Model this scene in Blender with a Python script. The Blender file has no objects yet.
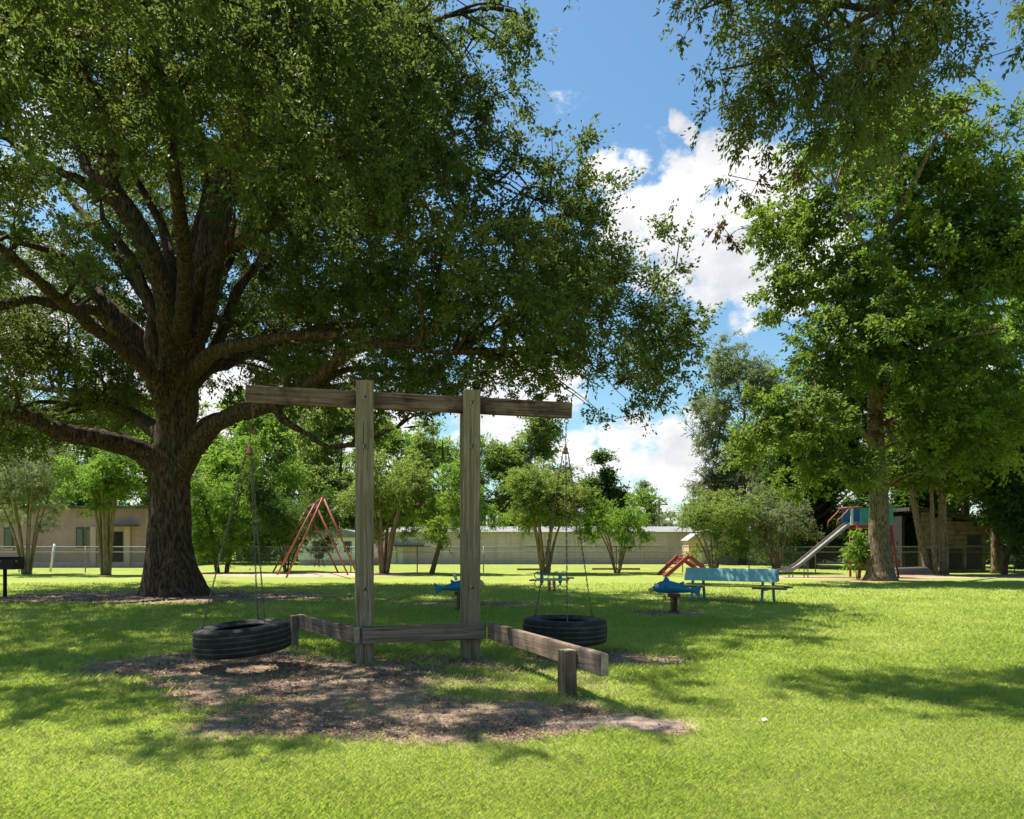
import bpy, bmesh, math, random
import numpy as np
from mathutils import Vector, Matrix, noise as mnoise

R = math.radians
scene = bpy.context.scene
COL = scene.collection
rng = np.random.default_rng(11)
random.seed(5)

# ------------------------------------------------------------------ camera
EYE = 1.4
FPX = 750.0
HOR = 543.0
cam_d = bpy.data.cameras.new('camera')
cam = bpy.data.objects.new('camera', cam_d)
COL.objects.link(cam)
cam.location = (0, 0, EYE)
cam.rotation_euler = (R(90), 0, 0)
cam_d.sensor_width = 36
cam_d.lens = FPX / 1024 * 36
cam_d.shift_y = (HOR - 409.5) / 1024
cam_d.clip_end = 6000
scene.camera = cam

# ------------------------------------------------------------------ light
SUN_DIR = Vector((-0.40, 0.25, 1.0)).normalized()          # towards the sun
sun_d = bpy.data.lights.new('sun', 'SUN')
sun_d.energy = 5.0
sun_d.angle = R(0.53)
sun_d.color = (1.0, 0.955, 0.88)
sun = bpy.data.objects.new('sun', sun_d)
COL.objects.link(sun)
sun.location = (0, 0, 40)
sun.rotation_euler = SUN_DIR.to_track_quat('Z', 'Y').to_euler()
SUN_EL = math.asin(SUN_DIR.z)
SUN_AZ = math.atan2(SUN_DIR.x, SUN_DIR.y)

scene.view_settings.view_transform = 'Standard'
scene.view_settings.look = 'None'
scene.view_settings.gamma = 1
scene.view_settings.exposure = 1.05
scene.cycles.max_bounces = 6
scene.cycles.diffuse_bounces = 3
scene.cycles.transmission_bounces = 4
scene.cycles.transparent_max_bounces = 6

SKY_STR = 0.10


def pix(x, y, d):
    """world point seen d metres in front of the viewer"""
    return Vector(((x - 512) * d / FPX, d, EYE - (y - HOR) * d / FPX))


def gnd(x, y):
    d = EYE * FPX / (y - HOR)
    return Vector(((x - 512) * d / FPX, d, 0))


# ------------------------------------------------------------------ node helper
class NT:
    def __init__(s, tree):
        s.t = tree
        s.n = tree.nodes
        s.l = tree.links

    def new(s, kind, **kw):
        nd = s.n.new(kind)
        for k, v in kw.items():
            setattr(nd, k, v)
        return nd

    def link(s, a, b):
        s.l.new(a, b)

    def put(s, sock, v):
        if isinstance(v, (int, float, tuple, list)):
            if isinstance(v, (tuple, list)) and len(v) == 3 and sock.type == 'RGBA':
                v = (*v, 1)
            sock.default_value = v
        else:
            s.l.new(v, sock)

    def math(s, op, a, b=0.0, clamp=False):
        nd = s.new('ShaderNodeMath', operation=op, use_clamp=clamp)
        s.put(nd.inputs[0], a)
        s.put(nd.inputs[1], b)
        return nd.outputs[0]

    def vmath(s, op, a, b=(0, 0, 0)):
        nd = s.new('ShaderNodeVectorMath', operation=op)
        s.put(nd.inputs[0], a)
        s.put(nd.inputs[1], b)
        return nd

    def mix(s, f, a, b, blend='MIX'):
        nd = s.new('ShaderNodeMix', data_type='RGBA', blend_type=blend)
        s.put(nd.inputs[0], f)
        s.put(nd.inputs[6], a)
        s.put(nd.inputs[7], b)
        return nd.outputs[2]

    def noise(s, vec, scale, detail=4, rough=0.55, dist=0.0):
        nd = s.new('ShaderNodeTexNoise')
        if vec is not None:
            s.put(nd.inputs['Vector'], vec)
        nd.inputs['Scale'].default_value = scale
        nd.inputs['Detail'].default_value = detail
        nd.inputs['Roughness'].default_value = rough
        nd.inputs['Distortion'].default_value = dist
        return nd.outputs['Fac']

    def remap(s, v, a, b, c=0.0, d=1.0, smooth=True):
        nd = s.new('ShaderNodeMapRange', interpolation_type='SMOOTHSTEP' if smooth else 'LINEAR')
        s.put(nd.inputs['Value'], v)
        nd.inputs['From Min'].default_value = a
        nd.inputs['From Max'].default_value = b
        nd.inputs['To Min'].default_value = c
        nd.inputs['To Max'].default_value = d
        return nd.outputs['Result']

    def mapping(s, vec, scale=(1, 1, 1), loc=(0, 0, 0), rot=(0, 0, 0)):
        nd = s.new('ShaderNodeMapping')
        s.put(nd.inputs['Vector'], vec)
        nd.inputs['Scale'].default_value = scale
        nd.inputs['Location'].default_value = loc
        nd.inputs['Rotation'].default_value = rot
        return nd.outputs[0]


# ------------------------------------------------------------------ world
world = bpy.data.worlds.new('World')
scene.world = world
world.use_nodes = True
w = NT(world.node_tree)
w.n.clear()
out = w.new('ShaderNodeOutputWorld')
bg = w.new('ShaderNodeBackground')
sky = w.new('ShaderNodeTexSky', sky_type='NISHITA')
sky.sun_disc = False
sky.sun_elevation = SUN_EL
sky.sun_rotation = SUN_AZ
sky.altitude = 0
sky.air_density = 1.25
sky.dust_density = 0.6
sky.ozone_density = 1.6
bg.inputs['Strength'].default_value = SKY_STR
tc = w.new('ShaderNodeTexCoord')
dirv = w.vmath('NORMALIZE', tc.outputs['Generated']).outputs[0]


def sdir(x, y):
    return Vector(((x - 512) / FPX, 1, (HOR - y) / FPX)).normalized()


wob = w.new('ShaderNodeTexNoise')
w.put(wob.inputs['Vector'], dirv)
wob.inputs['Scale'].default_value = 5.0
wob.inputs['Detail'].default_value = 9
wob.inputs['Roughness'].default_value = 0.62
wv = w.vmath('SUBTRACT', wob.outputs['Color'], (0.5, 0.5, 0.5)).outputs[0]
wv2 = w.vmath('MULTIPLY', wv, (0.085, 0.085, 0.085)).outputs[0]
dw = w.vmath('NORMALIZE', w.vmath('ADD', dirv, wv2).outputs[0]).outputs[0]
total = None
SPOTS = [(640, 225, 42, .95), (690, 215, 50, 1.0), (735, 165, 34, 1.0), (720, 240, 55, 1.0), (665, 262, 40, .95), (770, 200, 50, 1.0), (800, 270, 60, 1.0),
         (745, 275, 40, .9), (612, 172, 20, .9), (630, 182, 20, .85), (648, 176, 12, .7), (690, 128, 13, .72), (698, 138, 12, .7), (682, 122, 8, .6), (705, 300, 26, .75), (745, 328, 18, .75), (690, 330, 14, .6),
         (545, 385, 45, .9), (505, 400, 50, .8), (635, 445, 30, .85), (672, 452, 34, .85), (700, 420, 22, .6), (640, 505, 40, .6), (720, 500, 50, .6), (575, 470, 40, .6),
         (150, 380, 120, .75), (0, 330, 120, .75), (300, 440, 120, .85), (40, 170, 70, .5), (900, 420, 120, .6),
         (1250, 200, 220, .9), (1000, 330, 60, .5)]
for (x, y, r, s_) in SPOTS:
    c = sdir(x, y)
    dt = w.vmath('DOT_PRODUCT', dw, tuple(c)).outputs['Value']
    ang = r / FPX / (1 + ((x - 512) / FPX) ** 2 + ((HOR - y) / FPX) ** 2)
    v = w.remap(dt, math.cos(ang * 1.5), math.cos(ang * 0.15), 0, s_ * 1.12)
    total = v if total is None else w.math('MAXIMUM', total, v)
fine = w.noise(w.mapping(dirv, scale=(1, 1, 1.5)), 15.0, 10, 0.66)
haze_low = w.remap(w.vmath('DOT_PRODUCT', dirv, (0, 0, 1)).outputs['Value'], 0.0, 0.22, 0.30, 0.0)
cm = w.math('ADD', w.math('ADD', total, haze_low), w.math('MULTIPLY', w.math('SUBTRACT', fine, 0.5), 3.1))
mask = w.remap(cm, 0.28, 0.92)
puff = w.noise(w.mapping(dw, scale=(1, 1, 1.3)), 9.0, 6, 0.55)
ccol = w.mix(w.remap(puff, 0.3, 0.62), (3.5, 3.65, 3.9), (5.5, 5.45, 5.4))
skyc = w.mix(1.0, sky.outputs[0], (0.53, 0.70, 0.76), 'MULTIPLY')
w.link(w.mix(mask, skyc, ccol), bg.inputs['Color'])
w.link(bg.outputs[0], out.inputs['Surface'])


# ------------------------------------------------------------------ materials
def new_mat(name):
    m = bpy.data.materials.new(name)
    m.use_nodes = True
    t = NT(m.node_tree)
    t.n.clear()
    o = t.new('ShaderNodeOutputMaterial')
    return m, t, o


def principled(t, o, color, rough=0.7, metal=0.0, spec=0.4, bump=None, bstr=0.3, bdist=0.01):
    p = t.new('ShaderNodeBsdfPrincipled')
    t.put(p.inputs['Base Color'], color)
    t.put(p.inputs['Roughness'], rough)
    t.put(p.inputs['Metallic'], metal)
    p.inputs['Specular IOR Level'].default_value = spec
    if bump is not None:
        b = t.new('ShaderNodeBump')
        b.inputs['Strength'].default_value = bstr
        b.inputs['Distance'].default_value = bdist
        t.put(b.inputs['Height'], bump)
        t.link(b.outputs[0], p.inputs['Normal'])
    t.link(p.outputs[0], o.inputs['Surface'])
    return p


def mat_painted(name, col, col2=None, rough=0.5, worn=0.25, scale=6.0, metal=0.0, rust=(0.16, 0.07, 0.035)):
    m, t, o = new_mat(name)
    tcn = t.new('ShaderNodeTexCoord').outputs['Object']
    n1 = t.noise(tcn, scale, 6, 0.65)
    n2 = t.noise(tcn, scale * 5, 4, 0.6)
    c = t.mix(t.remap(n1, 0.3, 0.7), col, col2 or tuple(x * 0.72 for x in col))
    f = t.math('MULTIPLY', t.remap(t.math('ADD', n1, t.math('MULTIPLY', n2, 0.4)), 0.80, 0.92), worn * 2, True)
    c = t.mix(f, c, rust)
    principled(t, o, c, t.remap(n2, 0.2, 0.8, rough - 0.12, rough + 0.15), metal, 0.4, n2, 0.15, 0.004)
    return m


def mat_wood(name, light, dark, crack, along=2, tint=None):
    """weathered timber, grain along local axis"""
    m, t, o = new_mat(name)
    tcn = t.new('ShaderNodeTexCoord').outputs['Object']
    rnd = t.new('ShaderNodeObjectInfo').outputs['Random']
    off = t.vmath('ADD', tcn, t.vmath('MULTIPLY', (1, 1, 1), (0, 0, 0)).outputs[0])
    cmb = t.new('ShaderNodeCombineXYZ')
    t.link(t.math('MULTIPLY', rnd, 37.0), cmb.inputs[0])
    t.link(t.math('MULTIPLY', rnd, 91.0), cmb.inputs[2])
    v = t.vmath('ADD', tcn, cmb.outputs[0]).outputs[0]
    sc = [26, 26, 26]
    sc[along] = 0.9
    g = t.noise(t.mapping(v, scale=tuple(sc)), 1.0, 7, 0.62, 0.6)
    sc2 = [70, 70, 70]
    sc2[along] = 1.6
    g2 = t.noise(t.mapping(v, scale=tuple(sc2)), 1.0, 4, 0.6, 0.3)
    big = t.noise(v, 2.3, 5, 0.6)
    c = t.mix(t.remap(g, 0.32, 0.68), dark, light)
    c = t.mix(t.remap(big, 0.42, 0.68), c, tint or tuple(0.7 * a for a in dark))
    crk = t.remap(g2, 0.33, 0.42, 1, 0)
    c = t.mix(t.math('MULTIPLY', crk, 0.75), c, crack)
    hgt = t.math('SUBTRACT', t.math('ADD', g, t.math('MULTIPLY', g2, 0.6)), crk)
    principled(t, o, c, 0.86, 0, 0.2, hgt, 0.75, 0.008)
    return m


def mat_bark(name, c1, c2, moss=(0.05, 0.07, 0.02), moss_amt=0.35, scale=9.0, bdist=0.05):
    m, t, o = new_mat(name)
    tcn = t.new('ShaderNodeTexCoord').outputs['Object']
    v = t.mapping(tcn, scale=(1, 1, 0.16))
    v = t.mapping(tcn, scale=(1, 1, 0.24))
    n0 = t.noise(v, scale * 2.2, 8, 0.72, 0.3)
    ridge = t.remap(n0, 0.56, 0.40)
    n1 = t.noise(t.mapping(tcn, scale=(1, 1, 0.4)), scale * 3.0, 7, 0.7)
    n2 = t.noise(tcn, 1.6, 4, 0.6)
    h = t.math('ADD', t.math('SUBTRACT', 1.0, ridge), t.math('MULTIPLY', n1, 0.8))
    c = t.mix(t.remap(h, 0.35, 1.3), c2, c1)
    c = t.mix(t.math('MULTIPLY', t.remap(n2, 0.46, 0.66), moss_amt), c, moss)
    principled(t, o, c, 0.92, 0, 0.15, h, 0.8, bdist)
    return m


def mat_leaf(name, dark, light, alt, trans=(0.25, 0.42, 0.04), tamt=0.42, gloss=0.35, spec=0.35, dead=(0.13, 0.055, 0.025)):
    m, t, o = new_mat(name)
    at = t.new('ShaderNodeAttribute', attribute_name='tint')
    sep = t.new('ShaderNodeSeparateColor')
    t.link(at.outputs['Color'], sep.inputs[0])
    r_, g_, b_ = sep.outputs[0], sep.outputs[1], sep.outputs[2]
    c = t.mix(r_, dark, light)
    c = t.mix(t.remap(g_, 0.45, 1.0), c, alt)
    c = t.mix(b_, c, dead)
    tr = t.mix(b_, t.mix(r_, tuple(x * 0.8 for x in trans), trans), tuple(1.3 * x for x in dead))
    p = t.new('ShaderNodeBsdfPrincipled')
    t.put(p.inputs['Base Color'], c)
    p.inputs['Roughness'].default_value = max(gloss, 0.55)
    p.inputs['Specular IOR Level'].default_value = spec * 0.45
    tl = t.new('ShaderNodeBsdfTranslucent')
    t.put(tl.inputs['Color'], tr)
    mx = t.new('ShaderNodeMixShader')
    mx.inputs[0].default_value = tamt
    t.link(p.outputs[0], mx.inputs[1])
    t.link(tl.outputs[0], mx.inputs[2])
    t.link(mx.outputs[0], o.inputs['Surface'])
    return m


def mat_plain(name, col, rough=0.8, var=0.2, scale=3.0, metal=0.0, spec=0.3, bstr=0.2, bdist=0.01, spot=None):
    m, t, o = new_mat(name)
    tcn = t.new('ShaderNodeTexCoord').outputs['Object']
    n = t.noise(tcn, scale, 6, 0.65)
    c = t.mix(t.remap(n, 0.25, 0.75), tuple(x * (1 - var) for x in col), tuple(min(1, x * (1 + var)) for x in col))
    n2 = t.noise(tcn, scale * 9, 4, 0.6)
    if spot:
        c = t.mix(t.remap(n2, 0.55, 0.7), c, spot)
    principled(t, o, c, rough, metal, spec, n2, bstr, bdist)
    return m


M = {}
M['wood_post'] = mat_wood('weathered_post_timber', (0.37, 0.275, 0.185), (0.18, 0.125, 0.08), (0.02, 0.016, 0.012), tint=(0.22, 0.165, 0.10))
M['wood_beam'] = mat_wood('weathered_beam_timber', (0.28, 0.175, 0.125), (0.105, 0.06, 0.045), (0.02, 0.012, 0.012), tint=(0.055, 0.028, 0.025))
M['wood_rail'] = mat_wood('weathered_rail_timber', (0.32, 0.225, 0.16), (0.17, 0.112, 0.08), (0.03, 0.02, 0.015), tint=(0.12, 0.085, 0.055))
M['endgrain'] = mat_plain('cut_end_timber', (0.38, 0.31, 0.21), 0.9, 0.3, 18)
M['bolt'] = mat_plain('rusty_bolt_steel', (0.10, 0.07, 0.05), 0.5, 0.4, 30, 0.6)
M['washer'] = mat_plain('worn_washer_steel', (0.32, 0.30, 0.27), 0.45, 0.3, 30, 0.8)
M['chain'] = mat_plain('weathered_chain_steel', (0.17, 0.13, 0.105), 0.5, 0.4, 25, 0.6)
M['rustchain'] = mat_plain('rusty_chain_steel', (0.22, 0.085, 0.05), 0.7, 0.4, 25, 0.3)
M['oak_bark'] = mat_bark('oak_bark', (0.15, 0.095, 0.062), (0.035, 0.022, 0.015), moss=(0.085, 0.08, 0.035), moss_amt=.4, scale=8, bdist=0.07)
M['ash_bark'] = mat_bark('grey_brown_bark', (0.27, 0.205, 0.125), (0.10, 0.07, 0.045), moss_amt=0.15, scale=11, bdist=0.03)
M['pale_bark'] = mat_bark('pale_smooth_bark', (0.30, 0.22, 0.14), (0.17, 0.12, 0.075), moss_amt=0.25, scale=5, bdist=0.01)
M['dark_bark'] = mat_bark('dark_bark', (0.13, 0.10, 0.07), (0.05, 0.038, 0.028), moss_amt=0.3, scale=9, bdist=0.03)
M['oak_leaf'] = mat_leaf('oak_leaves', (0.030, 0.050, 0.013), (0.088, 0.118, 0.034), (0.17, 0.17, 0.055), trans=(0.25, 0.34, 0.055), tamt=0.32, gloss=0.36, spec=0.5)
M['overhang_leaf'] = mat_leaf('overhang_leaves', (0.035, 0.055, 0.016), (0.085, 0.112, 0.034), (0.17, 0.16, 0.06), trans=(0.26, 0.34, 0.06), tamt=0.36, gloss=0.36, spec=0.45)
M['ash_leaf'] = mat_leaf('broad_bright_leaves', (0.032, 0.072, 0.014), (0.10, 0.165, 0.025), (0.30, 0.33, 0.035), trans=(0.32, 0.47, 0.05), tamt=0.38, gloss=0.42, spec=0.4)
M['myrtle_leaf'] = mat_leaf('myrtle_leaves', (0.065, 0.115, 0.028), (0.13, 0.20, 0.048), (0.24, 0.22, 0.08), trans=(0.38, 0.52, 0.08), tamt=0.42, dead=(0.30, 0.14, 0.11))
M['bright_leaf'] = mat_leaf('young_green_leaves', (0.06, 0.13, 0.02), (0.13, 0.22, 0.035), (0.22, 0.26, 0.05), trans=(0.34, 0.54, 0.06), tamt=0.45)
M['grey_leaf'] = mat_leaf('grey_green_leaves', (0.10, 0.135, 0.065), (0.19, 0.225, 0.11), (0.24, 0.25, 0.12), trans=(0.36, 0.44, 0.16), tamt=0.35)
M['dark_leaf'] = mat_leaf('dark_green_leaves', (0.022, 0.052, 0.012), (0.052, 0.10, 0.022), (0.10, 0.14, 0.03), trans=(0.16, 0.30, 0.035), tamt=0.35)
M['teal'] = mat_painted('faded_teal_paint', (0.05, 0.22, 0.25), (0.08, 0.28, 0.31), 0.5, 0.2)
M['teal_light'] = mat_painted('pale_teal_paint', (0.20, 0.42, 0.44), (0.28, 0.50, 0.51), 0.55, 0.15, 3)
M['teal_dark'] = mat_painted('dark_teal_paint', (0.03, 0.15, 0.19), (0.04, 0.20, 0.24), 0.45, 0.15)
M['yellow'] = mat_painted('faded_yellow_paint', (0.62, 0.47, 0.10), (0.5, 0.36, 0.08), 0.6, 0.35)
M['seat_dark'] = mat_painted('worn_olive_seat_paint', (0.16, 0.17, 0.07), (0.10, 0.12, 0.06), 0.6, 0.35)
M['red'] = mat_painted('faded_red_paint', (0.30, 0.03, 0.035), (0.21, 0.02, 0.025), 0.5, 0.25)
M['redpale'] = mat_painted('sun_faded_red_pipe', (0.42, 0.10, 0.07), (0.30, 0.06, 0.045), 0.5, 0.3)
M['blue_rider'] = mat_painted('blue_fish_paint', (0.012, 0.14, 0.29), (0.02, 0.18, 0.34), 0.35, 0.1)
M['blue_panel'] = mat_painted('blue_panel_paint', (0.02, 0.13, 0.36), (0.02, 0.16, 0.42), 0.4, 0.1)
M['teal_panel'] = mat_painted('teal_panel_paint', (0.03, 0.22, 0.28), (0.03, 0.25, 0.32), 0.4, 0.1)
M['white'] = mat_painted('worn_white_paint', (0.70, 0.72, 0.72), (0.6, 0.62, 0.62), 0.5, 0.15)
M['eye'] = mat_plain('black_eye_paint', (0.01, 0.01, 0.012), 0.3, 0.1)
M['steel'] = mat_plain('polished_slide_steel', (0.26, 0.235, 0.22), 0.5, 0.25, 4, 0.5)
M['slide_side'] = mat_plain('slide_edge_steel', (0.30, 0.29, 0.27), 0.5, 0.2, 5, 0.4)
M['black_iron'] = mat_plain('black_grill_iron', (0.012, 0.012, 0.013), 0.55, 0.4, 12, 0.3)
M['galv'] = mat_plain('dull_galvanised_steel', (0.24, 0.24, 0.23), 0.55, 0.2, 8, 0.5)
M['spring'] = mat_plain('rusted_spring_steel', (0.13, 0.05, 0.035), 0.6, 0.3, 15, 0.3)
M['oldwood'] = mat_wood('old_shed_boards', (0.30, 0.235, 0.175), (0.16, 0.12, 0.085), (0.05, 0.04, 0.03), along=0)
M['polewood'] = mat_plain('brown_pole_wood', (0.13, 0.085, 0.05), 0.9, 0.3, 6)
M['darkroof'] = mat_plain('rotten_roofing', (0.06, 0.05, 0.045), 0.95, 0.4, 4)
M['darkinside'] = mat_plain('dark_planks_and_shade', (0.025, 0.02, 0.017), 0.95, 0.3, 4)  # near black: the shade inside the shed is painted into this colour
M['roofwhite'] = mat_plain('pale_metal_roof', (0.22, 0.215, 0.215), 0.8, 0.2, 0.8)
M['roofgrey'] = mat_plain('dull_grey_roof', (0.38, 0.36, 0.35), 0.7, 0.12, 0.8)
M['trailer'] = mat_plain('pale_trailer_siding', (0.60, 0.60, 0.58), 0.6, 0.1, 1.2)
M['glass'] = mat_plain('dark_window_glass', (0.035, 0.06, 0.045), 0.12, 0.3, 2, 0, 0.8, 0.02)
M['frame'] = mat_plain('dark_window_frame', (0.05, 0.045, 0.04), 0.5, 0.2)
M['peach'] = mat_plain('peach_painted_boards', (0.62, 0.42, 0.27), 0.8, 0.12, 2)
M['door'] = mat_plain('white_door_paint', (0.62, 0.62, 0.60), 0.6, 0.1, 3)
M['brickpale'] = mat_plain('pale_render', (0.48, 0.34, 0.30), 0.9, 0.1, 2)
M['darktrim'] = mat_plain('dark_trim', (0.07, 0.06, 0.06), 0.7, 0.2)
M['curbwood'] = mat_plain('landscape_timber', (0.20, 0.12, 0.085), 0.9, 0.3, 4)
M['trash'] = mat_plain('crumpled_white_paper', (0.75, 0.75, 0.73), 0.8, 0.1, 20)


def mat_rubber():
    m, t, o = new_mat('old_tyre_rubber')
    tcn = t.new('ShaderNodeTexCoord').outputs['Object']
    n = t.noise(tcn, 5, 6, 0.65)
    n2 = t.noise(tcn, 45, 3, 0.6)
    c = t.mix(t.remap(n, 0.3, 0.7), (0.014, 0.014, 0.014), (0.030, 0.028, 0.026))
    c = t.mix(t.remap(t.math('ADD', n, t.math('MULTIPLY', n2, .3)), 0.68, 0.9, 0, .6), c, (0.10, 0.085, 0.065))
    sp = t.new('ShaderNodeSeparateXYZ')
    t.link(tcn, sp.inputs[0])
    az = t.math('ABSOLUTE', sp.outputs[2])
    g1 = t.math('ABSOLUTE', t.math('SUBTRACT', az, 0.0305))
    g2 = t.math('ABSOLUTE', t.math('SUBTRACT', az, 0.084))
    gm = t.remap(t.math('MINIMUM', g1, g2), 0.004, 0.009, 1, 0)
    gm = t.math('MULTIPLY', gm, t.remap(n, 0.3, 0.6, .15, .8))
    c = t.mix(gm, c, (0.16, 0.135, 0.10))
    principled(t, o, c, 0.72, 0, 0.25, n2, 0.3, 0.004)
    return m


M['rubber'] = mat_rubber()


def mat_blocks(name, c1, c2, mortar, bw=0.4, bh=0.2, msize=0.012):
    m, t, o = new_mat(name)
    tcn = t.new('ShaderNodeTexCoord').outputs['Object']
    sp = t.new('ShaderNodeSeparateXYZ')
    t.link(tcn, sp.inputs[0])
    cb = t.new('ShaderNodeCombineXYZ')
    t.link(t.math('ADD', sp.outputs[0], sp.outputs[1]), cb.inputs[0])
    t.link(sp.outputs[2], cb.inputs[1])
    br = t.new('ShaderNodeTexBrick')
    t.link(cb.outputs[0], br.inputs['Vector'])
    t.put(br.inputs['Color1'], c1)
    t.put(br.inputs['Color2'], c2)
    t.put(br.inputs['Mortar'], mortar)
    br.inputs['Scale'].default_value = 1
    br.inputs['Mortar Size'].default_value = msize
    br.inputs['Brick Width'].default_value = bw
    br.inputs['Row Height'].default_value = bh
    n = t.noise(tcn, 0.7, 6, 0.65)
    streak = t.noise(t.mapping(tcn, scale=(2.5, 2.5, 0.25)), 1.0, 5, 0.6)
    c = t.mix(t.remap(n, 0.35, 0.7, 0, .45), br.outputs['Color'], tuple(0.55 * a for a in c1))
    c = t.mix(t.remap(streak, 0.5, 0.72, 0, 0.4), c, tuple(0.45 * a for a in c1))
    principled(t, o, c, 0.9, 0, 0.2, br.outputs['Fac'], -0.3, 0.01)
    return m


M['blocks'] = mat_blocks('stained_concrete_block', (0.62, 0.50, 0.50), (0.56, 0.46, 0.46), (0.40, 0.33, 0.30))
M['brick'] = mat_blocks('pinkish_brick', (0.44, 0.27, 0.25), (0.38, 0.235, 0.22), (0.38, 0.27, 0.25), 0.22, 0.075, 0.01)


def mat_blade(name, a, b, c3, trans, tamt=0.4):
    m, t, o = new_mat(name)
    at = t.new('ShaderNodeAttribute', attribute_name='tint')
    sep = t.new('ShaderNodeSeparateColor')
    t.link(at.outputs['Color'], sep.inputs[0])
    c = t.mix(sep.outputs[0], a, b)
    c = t.mix(sep.outputs[1], c, c3)
    p = t.new('ShaderNodeBsdfPrincipled')
    t.put(p.inputs['Base Color'], c)
    p.inputs['Roughness'].default_value = 0.55
    p.inputs['Specular IOR Level'].default_value = 0.25
    tl = t.new('ShaderNodeBsdfTranslucent')
    t.put(tl.inputs['Color'], t.mix(sep.outputs[1], trans, c3))
    mx = t.new('ShaderNodeMixShader')
    mx.inputs[0].default_value = tamt
    t.link(p.outputs[0], mx.inputs[1])
    t.link(tl.outputs[0], mx.inputs[2])
    t.link(mx.outputs[0], o.inputs['Surface'])
    return m


M['grass'] = mat_blade('lawn_blades', (0.13, 0.215, 0.026), (0.33, 0.385, 0.085), (0.52, 0.46, 0.24), (0.54, 0.66, 0.10), 0.45)
M['litter'] = mat_blade('dry_fallen_leaves', (0.12, 0.07, 0.045), (0.26, 0.16, 0.105), (0.44, 0.33, 0.24), (0.2, 0.12, 0.06), 0.1)


def mat_ground():
    m, t, o = new_mat('lawn_and_bare_soil')
    tcn = t.new('ShaderNodeTexCoord').outputs['Object']
    at = t.new('ShaderNodeAttribute', attribute_name='dirt').outputs['Fac']
    n0 = t.noise(tcn, 0.35, 5, 0.6)
    n1 = t.noise(tcn, 2.2, 6, 0.65)
    n2 = t.noise(tcn, 16, 5, 0.7)
    n3 = t.noise(tcn, 60, 4, 0.7)
    g = t.mix(t.remap(n1, 0.3, 0.7), (0.17, 0.235, 0.034), (0.27, 0.33, 0.062))
    g = t.mix(t.remap(n2, 0.40, 0.75), g, (0.36, 0.37, 0.10))
    g = t.mix(t.remap(n0, 0.45, 0.7, 0, .6), g, (0.35, 0.36, 0.09))
    g = t.mix(t.remap(n3, 0.52, 0.3, 0, 0.45), g, (0.10, 0.125, 0.03))
    soil = t.mix(t.remap(n2, 0.3, 0.7), (0.22, 0.145, 0.092), (0.36, 0.25, 0.17))
    soil = t.mix(t.remap(n3, 0.55, 0.72), soil, (0.46, 0.34, 0.25))
    soil = t.mix(t.remap(n1, 0.55, 0.75, 0, .8), soil, (0.14, 0.09, 0.055))
    sep = t.new('ShaderNodeAttribute', attribute_name='sand').outputs['Fac']
    soil = t.mix(sep, soil, t.mix(t.remap(n2, 0.3, 0.7), (0.42, 0.29, 0.21), (0.52, 0.38, 0.29)))
    f = t.remap(t.math('ADD', at, t.math('MULTIPLY', t.math('SUBTRACT', n2, 0.5), 1.2)), 0.2, 0.6)
    c = t.mix(f, g, soil)
    h = t.math('ADD', t.math('MULTIPLY', n2, 0.6), t.math('MULTIPLY', n3, 0.6))
    principled(t, o, c, 0.95, 0, 0.1, h, 0.9, 0.03)
    return m


M['ground'] = mat_ground()


# ------------------------------------------------------------------ object helpers
def tag(o, label=None, cat=None, group=None, kind=None):
    if label:
        o['label'] = label
    if cat:
        o['category'] = cat
    if group:
        o['group'] = group
    if kind:
        o['kind'] = kind
    return o


def empty(name, loc, label=None, cat=None, group=None, rz=0):
    o = bpy.data.objects.new(name, None)
    o.empty_display_size = 0.2
    COL.objects.link(o)
    o.location = loc
    o.rotation_euler = (0, 0, rz)
    return tag(o, label, cat, group)


def copy_tree(o, parent=None):
    kids = [c for c in bpy.data.objects if c.parent == o]
    c = o.copy()
    COL.objects.link(c)
    c.parent = parent
    for k in kids:
        copy_tree(k, c)
    return c


def np_mesh(name, verts, faces, mats, smooth=False, mat_idx=None, tint=None):
    """verts (n,3) array, faces (m,k) array with one k"""
    me = bpy.data.meshes.new(name)
    verts = np.asarray(verts, np.float32)
    faces = np.asarray(faces, np.int32)
    k = faces.shape[1]
    me.vertices.add(len(verts))
    me.vertices.foreach_set('co', verts.ravel())
    me.loops.add(faces.size)
    me.loops.foreach_set('vertex_index', faces.ravel())
    me.polygons.add(len(faces))
    me.polygons.foreach_set('loop_start', np.arange(len(faces), dtype=np.int32) * k)
    me.polygons.foreach_set('loop_total', np.full(len(faces), k, np.int32))
    if smooth:
        me.polygons.foreach_set('use_smooth', np.ones(len(faces), bool))
    for m in mats:
        me.materials.append(m)
    if mat_idx is not None:
        me.polygons.foreach_set('material_index', np.asarray(mat_idx, np.int32))
    me.update(calc_edges=True)
    if tint is not None:
        a = me.color_attributes.new('tint', 'FLOAT_COLOR', 'POINT')
        c = np.ones((len(verts), 4), np.float32)
        c[:, :3] = tint
        a.data.foreach_set('color', c.ravel())
    return me


def link_obj(name, me, parent=None, loc=(0, 0, 0)):
    o = bpy.data.objects.new(name, me)
    COL.objects.link(o)
    o.parent = parent
    o.location = loc
    return o


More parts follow.
